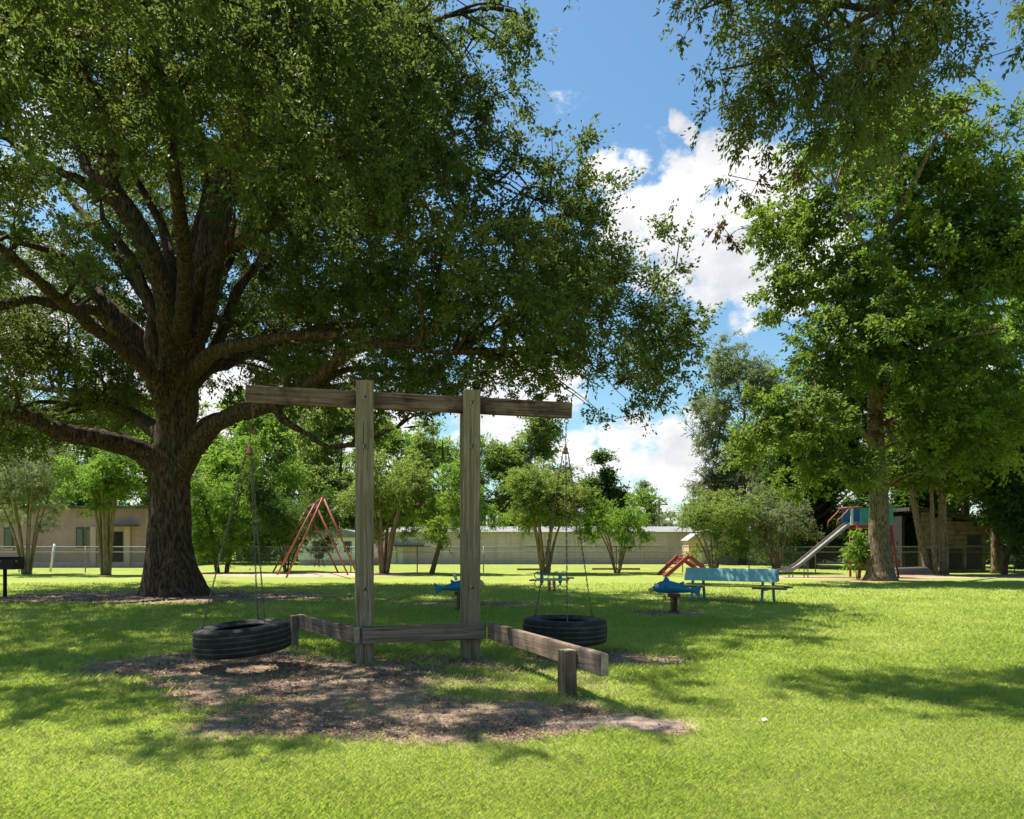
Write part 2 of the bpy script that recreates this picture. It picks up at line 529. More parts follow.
class MB:
    """collects shapes into one mesh; coordinates local to the owner"""

    def __init__(s):
        s.v = []
        s.f = []
        s.sm = []
        s.mi = []
        s.cur = 0

    def _add(s, vs, fs, smooth=False):
        b = len(s.v)
        s.v += [tuple(v) for v in vs]
        s.f += [tuple(i + b for i in f) for f in fs]
        s.sm += [smooth] * len(fs)
        s.mi += [s.cur] * len(fs)
        return s

    def box(s, lo, hi, mtx=None):
        x0, y0, z0 = lo
        x1, y1, z1 = hi
        vs = [Vector(p) for p in ((x0, y0, z0), (x1, y0, z0), (x1, y1, z0), (x0, y1, z0), (x0, y0, z1), (x1, y0, z1), (x1, y1, z1), (x0, y1, z1))]
        if mtx:
            vs = [mtx @ v for v in vs]
        return s._add(vs, [(0, 3, 2, 1), (4, 5, 6, 7), (0, 1, 5, 4), (1, 2, 6, 5), (2, 3, 7, 6), (3, 0, 4, 7)])

    def bar(s, p0, p1, w_, h_, up=(0, 0, 1)):
        p0, p1 = Vector(p0), Vector(p1)
        d = p1 - p0
        L = d.length
        z = d.normalized()
        u = Vector(up)
        if abs(z.dot(u)) > 0.98:
            u = Vector((0, 1, 0))
        x = u.cross(z).normalized()
        y = z.cross(x)
        m = Matrix((x, y, z)).transposed().to_4x4()
        m.translation = p0
        return s.box((-w_ / 2, -h_ / 2, 0), (w_ / 2, h_ / 2, L), m)

    def tube(s, pts, radii, n=8, closed=False, caps=True):
        pts = [Vector(p) for p in pts]
        if not hasattr(radii, '__len__'):
            radii = [radii] * len(pts)
        vs, fs = [], []
        prev = None
        N = len(pts)
        for i, p in enumerate(pts):
            if closed:
                t = pts[(i + 1) % N] - pts[i - 1]
            else:
                t = pts[min(i + 1, N - 1)] - pts[max(i - 1, 0)]
            t = t.normalized()
            if prev is None:
                a = Vector((0, 0, 1)) if abs(t.z) < 0.9 else Vector((1, 0, 0))
                x = a.cross(t).normalized()
            else:
                x = (prev - t * prev.dot(t)).normalized()
            prev = x
            y = t.cross(x)
            for k in range(n):
                a = 2 * math.pi * k / n
                vs.append(p + (x * math.cos(a) + y * math.sin(a)) * radii[i])
        segs = N if closed else N - 1
        for i in range(segs):
            j = (i + 1) % N
            for k in range(n):
                k2 = (k + 1) % n
                fs.append((i * n + k, i * n + k2, j * n + k2, j * n + k))
        if not closed and caps:
            fs.append(tuple(range(n - 1, -1, -1)))
            fs.append(tuple((N - 1) * n + k for k in range(n)))
        return s._add(vs, fs, True)

    def lathe(s, prof, n=32, mtx=None, loop=False):
        vs, fs = [], []
        for (r, z) in prof:
            for k in range(n):
                a = 2 * math.pi * k / n
                v = Vector((r * math.cos(a), r * math.sin(a), z))
                vs.append(mtx @ v if mtx else v)
        P = len(prof)
        for i in range(P if loop else P - 1):
            j = (i + 1) % P
            for k in range(n):
                k2 = (k + 1) % n
                fs.append((i * n + k, i * n + k2, j * n + k2, j * n + k))
        return s._add(vs, fs, True)

    def prism(s, poly, p_off):
        """poly: list of 3D points; extrude by p_off"""
        n = len(poly)
        a = [Vector(p) for p in poly]
        b = [p + Vector(p_off) for p in a]
        fs = [tuple(range(n)), tuple(2 * n - 1 - i for i in range(n))]
        for i in range(n):
            j = (i + 1) % n
            fs.append((i, j, n + j, n + i))
        return s._add(a + b, fs)

    def build(s, name, mat, parent=None, loc=(0, 0, 0), bevel=0, segs=2, fix=True):
        me = bpy.data.meshes.new(name)
        me.from_pydata(s.v, [], s.f)
        mats = mat if isinstance(mat, (list, tuple)) else [mat]
        for m in mats:
            me.materials.append(m)
        me.polygons.foreach_set('use_smooth', s.sm)
        me.polygons.foreach_set('material_index', s.mi)
        if fix:
            bm = bmesh.new()
            bm.from_mesh(me)
            bmesh.ops.recalc_face_normals(bm, faces=bm.faces)
            bm.to_mesh(me)
            bm.free()
        me.update()
        o = link_obj(name, me, parent, loc)
        if bevel:
            b = o.modifiers.new('edges', 'BEVEL')
            b.width = bevel
            b.segments = segs
            b.limit_method = 'ANGLE'
            b.angle_limit = R(40)
        return o


def timber(name, p0, p1, w_, h_, mat, parent, up=(0, 0, 1), bevel=0.012, warp=0.004, endmat=None):
    """one sawn timber, its grain along local Z, world coordinates p0 -> p1; w_ across, h_ along 'up'"""
    p0, p1 = Vector(p0), Vector(p1)
    d = p1 - p0
    L = d.length
    z = d.normalized()
    u = Vector(up)
    x = u.cross(z).normalized()
    y = z.cross(x)
    m = Matrix((x, y, z)).transposed().to_4x4()
    m.translation = p0 - (parent.location if parent else Vector())
    nz = max(2, int(L / 0.12))
    nx = 3
    vs, fs = [], []
    ring = []
    for i in range(nx):
        ring.append((-0.5 + i / nx, -0.5))
    for i in range(nx):
        ring.append((0.5, -0.5 + i / nx))
    for i in range(nx):
        ring.append((0.5 - i / nx, 0.5))
    for i in range(nx):
        ring.append((-0.5, 0.5 - i / nx))
    K = len(ring)
    sd = random.random() * 50
    for i in range(nz + 1):
        for (a, b) in ring:
            q = Vector((a * w_, b * h_, L * i / nz))
            nn = mnoise.noise(Vector((a * 2 + sd, b * 2, q.z * 2.5)))
            n2 = mnoise.noise(Vector((sd, 3.1, q.z * 0.9)))
            q.x += nn * warp * (1 if abs(a) > 0.4 else 0.4) + n2 * warp
            q.y += mnoise.noise(Vector((a * 3, sd, q.z * 3))) * warp
            if i in (0, nz):
                q.z += mnoise.noise(Vector((a * 4 + sd, b * 4, i))) * warp * 2
            vs.append(q)
    for i in range(nz):
        for k in range(K):
            k2 = (k + 1) % K
            fs.append((i * K + k, i * K + k2, (i + 1) * K + k2, (i + 1) * K + k))
    fs.append(tuple(range(K - 1, -1, -1)))
    fs.append(tuple(nz * K + k for k in range(K)))
    me = bpy.data.meshes.new(name)
    me.from_pydata([tuple(v) for v in vs], [], fs)
    me.materials.append(mat)
    if endmat:
        me.materials.append(endmat)
        me.polygons[len(fs) - 1].material_index = 1
        me.polygons[len(fs) - 2].material_index = 1
    me.update()
    o = link_obj(name, me, parent)
    o.matrix_local = m
    b = o.modifiers.new('edges', 'BEVEL')
    b.width = bevel
    b.segments = 2
    b.limit_method = 'ANGLE'
    b.angle_limit = R(50)
    return o


# vectorised value noise
_perm = np.random.default_rng(3).random((64, 64, 64)).astype(np.float32)


def vnoise(x, y, z=0.0):
    x = np.asarray(x, float)
    y = np.asarray(y, float)
    z = np.zeros_like(x) + z
    xi, yi, zi = np.floor(x).astype(int), np.floor(y).astype(int), np.floor(z).astype(int)
    fx, fy, fz = x - xi, y - yi, z - zi
    fx = fx * fx * (3 - 2 * fx)
    fy = fy * fy * (3 - 2 * fy)
    fz = fz * fz * (3 - 2 * fz)
    o = 0
    for a in (0, 1):
        for b in (0, 1):
            for c in (0, 1):
                wt = (fx if a else 1 - fx) * (fy if b else 1 - fy) * (fz if c else 1 - fz)
                o = o + wt * _perm[(xi + a) % 64, (yi + b) % 64, (zi + c) % 64]
    return o


def fbm(x, y, z=0.0, o=4):
    s_, a, tot = 0, 1, 0
    for i in range(o):
        s_ = s_ + a * vnoise(np.asarray(x) * 2 ** i + 7 * i, np.asarray(y) * 2 ** i, np.asarray(z) * 2 ** i)
        tot += a
        a *= 0.5
    return s_ / tot


# ------------------------------------------------------------------ ground
# (cx, cy, rx, ry, strength) of worn ground, metres
DIRT = [(-2.3, 7.7, 1.7, 1.1, .95), (-1.5, 6.6, 1.2, .7, .9), (-3.2, 8.5, 1.6, 1.25, 1.0), (-1.9, 7.2, 1.3, 1.1, .9), (-1.1, 6.1, 1.25, .8, .85), (-0.1, 5.75, 1.3, .55, .8), (-1.4, 8.6, 1.4, .7, .6),
        (0.9, 5.8, .72, .38, 1.3), (0.35, 6.1, .9, .6, .75), (1.25, 9.0, 1.2, .8, .62), (0.2, 7.4, 1.1, .9, .47), (-0.4, 8.0, 1.3, 1.0, .45),
        (-9.3, 19.7, 4.2, 2.3, 1.1), (-13.5, 18.6, 3.0, .9, .7), (-4.6, 18.6, 2.2, .5, .6), (-1.2, 17.2, 1.9, .7, .75), (3.2, 15.0, .9, .5, .8),
        (4.8, 18.6, 1.7, .35, .55), (-8.6, 33, 4.6, 2.0, 1.1), (11.6, 30.5, 1.8, 1.0, .9), (13.8, 28, 2.4, .8, .9), (22, 31.5, 9, 1.6, 1.0)]
SAND = [(0.95, 5.78, .72, .30), (-8.6, 33, 4.6, 2.0), (11.6, 30.5, 1.8, 1.0), (22, 30.6, 9, .5)]


def dirt_at(x, y):
    x = np.asarray(x, float)
    y = np.asarray(y, float)
    m_ = np.zeros_like(x)
    wx = x + (fbm(x * 1.3, y * 1.3, 3.0) - .5) * 1.1
    wy = y + (fbm(x * 1.3, y * 1.3, 9.0) - .5) * 0.9
    for (cx, cy, rx, ry, s_) in DIRT:
        q = ((wx - cx) / rx) ** 2 + ((wy - cy) / ry) ** 2
        m_ = np.maximum(m_, s_ * np.clip(1.25 - 0.75 * q, 0, 1))
    return np.clip(m_ + (fbm(x * 3, y * 3, 5.0) - .5) * 1.0 * (m_ > 0.02) * (m_ < 1.1), 0, 1.2)


def sand_at(x, y):
    m_ = np.zeros_like(x)
    wx = x + (fbm(x * 2, y * 2, 3.0) - .5) * .5
    wy = y + (fbm(x * 2, y * 2, 9.0) - .5) * .4
    for (cx, cy, rx, ry) in SAND:
        q = ((wx - cx) / rx) ** 2 + ((wy - cy) / ry) ** 2
        m_ = np.maximum(m_, np.clip(1.6 - 1.2 * q, 0, 1))
    return m_


def ground_z(x, y):
    return 0.03 * (fbm(np.asarray(x) * 0.35, np.asarray(y) * 0.35, 1.0, 3) - .5) + 0.012 * (fbm(np.asarray(x) * 2.5, np.asarray(y) * 2.5, 2.0, 3) - .5)


def axis(lo, hi, fine_lo, fine_hi, step):
    a = list(np.arange(fine_lo, fine_hi, step))
    s_ = step
    x = fine_hi
    while x < hi:
        a.append(x)
        s_ *= 1.25
        x += s_
    a.append(hi)
    s_ = step
    x = fine_lo - step
    while x > lo:
        a.insert(0, x)
        s_ *= 1.25
        x -= s_
    a.insert(0, lo)
    return np.array(a)


gx = axis(-3000, 3000, -7, 8, 0.06)
gy = axis(-3000, 3000, 3, 12, 0.06)
# extra rows and columns over the middle distance
gx = np.unique(np.concatenate([gx, np.arange(-20, 26, 0.35)]))
gy = np.unique(np.concatenate([gy, np.arange(12, 40, 0.25)]))
GX, GY = np.meshgrid(gx, gy)
gxf, gyf = GX.ravel(), GY.ravel()
gz = ground_z(gxf, gyf)
verts = np.stack([gxf, gyf, gz], 1)
nxx, nyy = len(gx), len(gy)
idx = np.arange(nxx * nyy).reshape(nyy, nxx)
faces = np.stack([idx[:-1, :-1].ravel(), idx[:-1, 1:].ravel(), idx[1:, 1:].ravel(), idx[1:, :-1].ravel()], 1)
me = np_mesh('ground', verts, faces, [M['ground']], smooth=True)
a_ = me.attributes.new('dirt', 'FLOAT', 'POINT')
a_.data.foreach_set('value', dirt_at(gxf, gyf).astype(np.float32))
a_ = me.attributes.new('sand', 'FLOAT', 'POINT')
a_.data.foreach_set('value', sand_at(gxf, gyf).astype(np.float32))
g_o = link_obj('ground', me)
tag(g_o, 'flat green park lawn with worn bare soil patches', 'ground', kind='structure')


# ------------------------------------------------------------------ grass blades
def blades(n, dlo, dhi, seed):
    r = np.random.default_rng(seed)
    u = r.random(n)
    d = 1 / (1 / dlo + u * (1 / dhi - 1 / dlo))
    x = (r.random(n) * 2 - 1) * (0.80 * d + 0.8)
    dm = dirt_at(x, d)
    keep = r.random(n) > np.clip((dm - 0.08) * 1.6, 0, 0.985)
    pn = fbm(x * 2.2, d * 2.2, 8.0)
    keep &= r.random(n) < 0.62 + 1.0 * (pn - .3)
    x, d, dm, pn = x[keep], d[keep], dm[keep], pn[keep]
    n = len(x)
    sc = np.clip(d / 5.5, 0.75, 3.8)
    h = r.uniform(0.012, 0.032, n) * (0.7 + 1.1 * pn) * np.clip(sc, 1, 1.6)
    wd = r.uniform(0.0022, 0.0044, n) * sc
    az = r.uniform(0, 2 * math.pi, n)
    lean = r.uniform(0.1, 1.3, n) * h
    lz = az + r.uniform(-1, 1, n) + 1.57
    base = np.stack([x, d, ground_z(x, d) - 0.002], 1)
    side = np.stack([np.cos(az), np.sin(az), np.zeros(n)], 1) * wd[:, None]
    lv = np.stack([np.cos(lz) * lean, np.sin(lz) * lean, np.zeros(n)], 1)
    up = np.zeros((n, 3))
    up[:, 2] = h
    v = np.empty((n, 4, 3), np.float32)
    v[:, 0] = base - side * 0.6
    v[:, 1] = base + side * 0.6
    v[:, 2] = base + lv * 0.45 + up * 0.65 + side * 0.75
    v[:, 3] = base + lv + up
    tint = np.zeros((n, 4, 3), np.float32)
    big = fbm(x * 0.6, d * 0.6, 4.0)
    tint[:, :, 0] = np.clip(r.normal(0.5, 0.22, n) + (big - .5) * 2.6, 0, 1)[:, None]
    dry = (r.random(n) < 0.05 + 0.22 * np.clip((big - 0.55) * 3, 0, 1) + 0.3 * np.clip(dm, 0, 1)).astype(np.float32)
    tint[:, :, 1] = (dry * r.uniform(0.4, 1, n))[:, None]
    f = np.arange(n * 4).reshape(n, 4)
    return v.reshape(-1, 3), f, tint.reshape(-1, 3)


GRASS_N = 1
v, f, ti = blades(1150000, 3.3, 26, 1)
me = np_mesh('lawn_grass', v, f, [M['grass']], tint=ti)
o = link_obj('lawn_grass', me)
tag(o, 'short mown green grass blades covering the lawn', 'grass', kind='stuff')


def litter(n, seed):
    r = np.random.default_rng(seed)
    # pick candidates over the park, keep those on worn soil or scattered
    d = 1 / (1 / 4.0 + r.random(n * 12) * (1 / 24 - 1 / 4.0))
    x = (r.random(len(d)) * 2 - 1) * (0.75 * d + 0.5)
    dm = dirt_at(x, d)
    sd = sand_at(x, d)
    cl = fbm(x * 1.8, d * 1.8, 6.0)
    k = r.random(len(d)) < (np.clip(dm, 0, 1) ** 1.2 * np.clip((cl - .3) * 3, .1, 1) * (1 - .93 * sd) + 0.012)
    x, d = x[k][:n], d[k][:n]
    n = len(x)
    L = r.uniform(0.006, 0.019, n) * np.clip(d / 6.5, 0.9, 2.4)
    W = L * r.uniform(0.3, 0.6, n)
    az = r.uniform(0, 6.283, n)
    dr = np.stack([np.cos(az), np.sin(az), r.uniform(-.35, .35, n)], 1)
    sd_ = np.stack([-np.sin(az), np.cos(az), r.uniform(-.6, .6, n)], 1)
    c = np.stack([x, d, ground_z(x, d) + 0.007 + r.uniform(0, .012, n)], 1)
    v = np.empty((n, 4, 3), np.float32)
    v[:, 0] = c - dr * L[:, None]
    v[:, 1] = c - sd_ * W[:, None]
    v[:, 2] = c + dr * L[:, None]
    v[:, 3] = c + sd_ * W[:, None]
    v[:, 1, 2] += L * .3
    tint = np.zeros((n, 4, 3), np.float32)
    tint[:, :, 0] = r.random(n)[:, None]
    tint[:, :, 1] = ((r.random(n) < .22) * r.random(n))[:, None]
    return v.reshape(-1, 3), np.arange(n * 4).reshape(n, 4), tint.reshape(-1, 3)


v, f, ti = litter(24000, 4)
o = link_obj('fallen_leaves', np_mesh('fallen_leaves', v, f, [M['litter']], tint=ti))
tag(o, 'dry brown fallen leaves scattered over the worn soil', 'leaf litter', kind='stuff')


# ------------------------------------------------------------------ trees
def poly_resample(pts, rad, step=0.35, jit=0.0, rs=None):
    pts = [Vector(p) for p in pts]
    # Catmull-Rom
    P = [pts[0] * 2 - pts[1]] + pts + [pts[-1] * 2 - pts[-2]]
    out_, ro = [], []
    for i in range(1, len(P) - 2):
        L = (P[i + 1] - P[i]).length
        n = max(1, int(L / step))
        for k in range(n):
            t = k / n
            a, b, c, d = P[i - 1], P[i], P[i + 1], P[i + 2]
            q = 0.5 * ((2 * b) + (c - a) * t + (2 * a - 5 * b + 4 * c - d) * t * t + (3 * b - a - 3 * c + d) * t ** 3)
            if jit and rs is not None:
                q = q + Vector(rs.normal(0, jit, 3))
            out_.append(q)
            ro.append(rad[i - 1] * (1 - t) + rad[i] * t)
    out_.append(pts[-1])
    ro.append(rad[-1])
    return out_, ro


def leaf_cloud(centers, outd, per, R_, L, W, r, droop=0.25, flat=0.6, dead=None, clump=None, upbias=0.9):
    """leaf quads round the cluster centres"""
    nC = len(centers)
    n = nC * per
    ci = np.repeat(np.arange(nC), per)
    K = 9
    tw = r.normal(0, 1, (nC, K, 3))
    tw /= np.linalg.norm(tw, axis=2)[:, :, None]
    tw = tw + outd[:, None, :] * 0.45
    tw *= r.uniform(0.6, 1.25, (nC, K, 1))
    which = r.integers(0, K, n)
    g = tw[ci, which]
    rr = r.uniform(0.12, 1.0, n)[:, None]
    off = g * rr + r.normal(0, 0.085, (n, 3))
    off[:, 2] *= flat
    size = (R_ * r.uniform(0.6, 1.35, nC))[ci][:, None]
    pos = centers[ci] + off * size
    pos[:, 2] -= droop * size[:, 0] * (off[:, 0] ** 2 + off[:, 1] ** 2)
    dr = off * 0.9 + outd[ci] * 0.5 + r.normal(0, 0.55, (n, 3))
    dr[:, 2] -= droop
    dr /= np.linalg.norm(dr, axis=1)[:, None]
    nr = r.normal(0, 0.55, (n, 3))
    nr[:, 2] += upbias
    sd = np.cross(dr, nr)
    sd /= (np.linalg.norm(sd, axis=1)[:, None] + 1e-6)
    nn = np.cross(sd, dr)
    s_ = r.uniform(0.55, 1.35, n)[:, None]
    Lv, Wv = L * s_, W * s_
    v = np.empty((n, 4, 3), np.float32)
    v[:, 0] = pos
    v[:, 1] = pos + dr * Lv * 0.48 - sd * Wv * 0.5 + nn * Wv * 0.16
    v[:, 2] = pos + dr * Lv - nn * Lv * 0.12
    v[:, 3] = pos + dr * Lv * 0.48 + sd * Wv * 0.5 + nn * Wv * 0.16
    t = np.zeros((n, 4, 3), np.float32)
    cl = r.random(nC)[ci]
    t[:, :, 0] = np.clip(0.45 * cl + 0.55 * r.random(n), 0, 1)[:, None]
    ct = r.random(nC)
    if clump is not None:
        ct = np.clip(clump + r.normal(0, .12, nC), 0, 1)
    t[:, :, 1] = np.clip(ct[ci] * 0.75 + 0.35 * r.random(n), 0, 1)[:, None]
    if dead is not None:
        t[:, :, 2] = (dead[ci] * (r.random(n) < .8))[:, None]
    return v.reshape(-1, 3), t.reshape(-1, 3)


def sample_lobes(lobes, n, r, shell=0.45, gap=0.0, gscale=0.5, zmin=0.5, keepfn=None):
    vols = np.array([l[3] * l[4] * l[5] * (l[6] if len(l) > 6 else 1) for l in lobes]) ** 0.85
    p = vols / vols.sum()
    out_ = []
    tot = 0
    guard = 0
    while tot < n and guard < 60:
        guard += 1
        k = r.choice(len(lobes), size=n, p=p)
        A = np.array([l[:6] for l in lobes])[k]
        g = r.normal(0, 1, (n, 3))
        g /= np.linalg.norm(g, axis=1)[:, None]
        rad = (shell + (1 - shell) * r.random(n) ** 0.8)
        nz = fbm(g[:, 0] * 2.2 + k * 3, g[:, 1] * 2.2 + 5, g[:, 2] * 2.2 + 9, 3)
        rad *= 0.42 + 1.16 * nz
        q = A[:, :3] + g * rad[:, None] * A[:, 3:6]
        ok = q[:, 2] > zmin
        if gap:
            ok &= fbm(q[:, 0] * gscale, q[:, 1] * gscale, q[:, 2] * gscale * 1.4, 3) > gap
        if keepfn is not None:
            ok &= keepfn(q)
        out_.append(q[ok])
        tot += ok.sum()
    return np.concatenate(out_)[:n]


def make_tree(name, label, cat, base, limbs, lobes, n_clusters, per, cluster_r, leafL, leafW, bark, leafmat, seed,
              group=None, gap=0.0, gscale=0.5, shell=0.45, droop=0.25, flat=0.6, zmin=0.5, twig_r=0.006, step=0.6,
              trunk_mesh=None, dead_frac=0.0, deadspots=None, keepfn=None, extra=None, sides=8, power=2.3, maxr=0.3, n_main=0, upbias=.9):
    """limbs: list of (points, radii) in world coordinates; the first is the trunk"""
    r = np.random.default_rng(seed)
    base = Vector(base)
    root = empty(name, base, label, cat, group)
    nodes, par, rad = [], [], []
    tb = MB()
    for (pts, rr) in limbs:
        q, ro = poly_resample(pts, rr, 0.3)
        if trunk_mesh is None:
            tb.tube([p - base for p in q], ro, sides)
        j = -1
        if nodes:
            dd = np.linalg.norm(np.array(nodes) - np.array(q[0]), axis=1)
            j = int(dd.argmin())
        for p, rp in zip(q, ro):
            nodes.append(np.array(p))
            par.append(j)
            rad.append(rp)
            j = len(nodes) - 1
    n_skel = len(nodes)
    tg = sample_lobes(lobes, n_clusters, r, shell, gap, gscale, zmin, keepfn)
    if extra is not None:
        tg = np.concatenate([tg, extra])
    N = np.array(nodes)
    # attachable nodes: skip the low trunk
    dmin = np.full(len(tg), 1e9)
    for i in range(0, len(tg), 500):
        dmin[i:i + 500] = np.linalg.norm(tg[i:i + 500, None] - N[None], axis=2).min(1)
    order = np.argsort(dmin)
    cap = n_skel + len(tg) * 14
    NA = np.full((cap, 3), 1e6)
    NA[:n_skel] = N
    trunk_n = len(poly_resample(limbs[0][0], limbs[0][1], 0.3)[0])
    pen = np.zeros(cap)
    pen[:int(trunk_n * 0.45)] = 4
    cnt = n_skel
    tips = np.zeros(len(tg), int)
    outd = np.zeros((len(tg), 3))
    for ti_ in order:
        t = tg[ti_]
        dd = np.linalg.norm(NA[:cnt] - t, axis=1) + pen[:cnt]
        j = int(dd.argmin())
        s0 = NA[j]
        L = np.linalg.norm(t - s0)
        k = max(1, min(10, int(round(L / step))))
        bend = r.normal(0, 0.10 * L, 3)
        bend[2] += 0.06 * L
        prev = j
        for a in range(1, k + 1):
            tt = a / k
            p = s0 + (t - s0) * tt + bend * 4 * tt * (1 - tt) * .5
            NA[cnt] = p
            nodes.append(p)
            par.append(prev)
            rad.append(0)
            prev = cnt
            cnt += 1
        tips[ti_] = prev
        dv = t - NA[par[prev]]
        outd[ti_] = dv / (np.linalg.norm(dv) + 1e-6)
    # pipe model
    acc = np.zeros(cnt)
    acc[tips] += twig_r ** power
    for i in range(cnt - 1, n_skel - 1, -1):
        acc[i] = max(acc[i], twig_r ** power * 0.5)
        acc[par[i]] += acc[i]
    rr = np.minimum(acc ** (1 / power), maxr)
    # thin branches as frusta
    ids = np.arange(n_skel, cnt)
    pa = np.array(par)[ids]
    A = NA[pa]
    B = NA[ids]
    ra = np.where(pa < n_skel, rr[ids] * 1.25, np.minimum(rr[pa], rr[ids] * 1.5))
    rb = rr[ids]
    S = 5
    dv = B - A
    dv /= np.linalg.norm(dv, axis=1)[:, None] + 1e-9
    ref = np.where(np.abs(dv[:, 2:3]) < 0.9, np.array([[0, 0, 1.0]]), np.array([[1.0, 0, 0]]))
    X = np.cross(ref, dv)
    X /= np.linalg.norm(X, axis=1)[:, None]
    Y = np.cross(dv, X)
    ang = 2 * np.pi * np.arange(S) / S
    ringA = A[:, None] + (X[:, None] * np.cos(ang)[None, :, None] + Y[:, None] * np.sin(ang)[None, :, None]) * ra[:, None, None]
    ringB = B[:, None] + (X[:, None] * np.cos(ang)[None, :, None] + Y[:, None] * np.sin(ang)[None, :, None]) * rb[:, None, None]
    bv = np.concatenate([ringA, ringB], 1).reshape(-1, 3)
    b0 = (np.arange(len(ids)) * 2 * S)[:, None]
    kk = np.arange(S)
    fa = np.stack([kk, (kk + 1) % S, S + (kk + 1) % S, S + kk], 1)
    bf = (b0[:, :, None] + fa[None]).reshape(-1, 4)
    bvn = bv - np.array(base)
    bough_mb = None
    # trunk part
    if trunk_mesh is None:
        tb.build('trunk', bark, root)
    else:
        link_obj('trunk', trunk_mesh, root)
        tb = MB()
        for (pts, rr_) in limbs[n_main:]:
            q, ro = poly_resample(pts, rr_, 0.3)
            tb.tube([p - base for p in q], ro, 7, caps=False)
        bough_mb = tb
    # leaves
    clump = fbm(tg[:, 0] * 0.7 + seed, tg[:, 1] * 0.7, tg[:, 2] * 0.9, 2)
    clump = np.clip((clump - 0.35) * 2.2, 0, 1)
    dead = None
    if dead_frac or deadspots:
        dead = np.zeros(len(tg))
        if dead_frac:
            dead = (r.random(len(tg)) < dead_frac).astype(float)
        for (c, rad_) in (deadspots or []):
            dead[np.linalg.norm(tg - np.array(c), axis=1) < rad_] = 1
    lv, lt = leaf_cloud(tg, outd, per, cluster_r, leafL, leafW, r, droop, flat, dead, clump, upbias)
    lv = lv - np.array(base, np.float32)
    if bough_mb is not None:
        bf = np.concatenate([bf, np.array(bough_mb.f) + len(bvn)])
        bvn = np.concatenate([bvn, np.array(bough_mb.v)])
    nb = len(bvn)
    allv = np.concatenate([bvn, lv])
    lf = np.arange(len(lv)).reshape(-1, 4) + nb
    allf = np.concatenate([bf, lf])
    mi = np.concatenate([np.ones(len(bf), np.int32), np.zeros(len(lf), np.int32)])
    tint = np.concatenate([np.full((nb, 3), .3, np.float32), lt])
    me_ = np_mesh('crown', allv, allf, [leafmat, bark], mat_idx=mi, tint=tint)
    me_.polygons.foreach_set('use_smooth', mi.astype(bool))
    link_obj('crown', me_, root)
    return root


def remeshed(name, mb, mat, voxel=0.05, disp=None, smooth=2):
    """fuse overlapping limbs into one skin"""
    o = mb.build('tmp', mat)
    rm = o.modifiers.new('r', 'REMESH')
    rm.mode = 'VOXEL'
    rm.voxel_size = voxel
    rm.use_smooth_shade = True
    if smooth:
        s_ = o.modifiers.new('s', 'SMOOTH')
        s_.iterations = smooth
        s_.factor = 0.5
    dg = bpy.context.evaluated_depsgraph_get()
    dg.update()
    me_ = bpy.data.meshes.new_from_object(o.evaluated_get(dg))
    me_.name = name
    bpy.data.objects.remove(o)
    me_.materials.clear()
    me_.materials.append(mat)
    if disp:
        co = np.empty(len(me_.vertices) * 3, np.float32)
        nm = np.empty(len(me_.vertices) * 3, np.float32)
        me_.vertices.foreach_get('co', co)
        me_.vertices.foreach_get('normal', nm)
        co = co.reshape(-1, 3)
        nm = nm.reshape(-1, 3)
        co = co + nm * disp(co)[:, None]
        me_.vertices.foreach_set('co', co.astype(np.float32).ravel())
    me_.polygons.foreach_set('use_smooth', np.ones(len(me_.polygons), bool))
    me_.update()
    return me_


# ---- the great oak
OB = Vector((-9.05, 20.2, 0))
D0 = 20.2


def ok_(x, y, dd=0.0):
    return pix(x, y, D0 + dd)


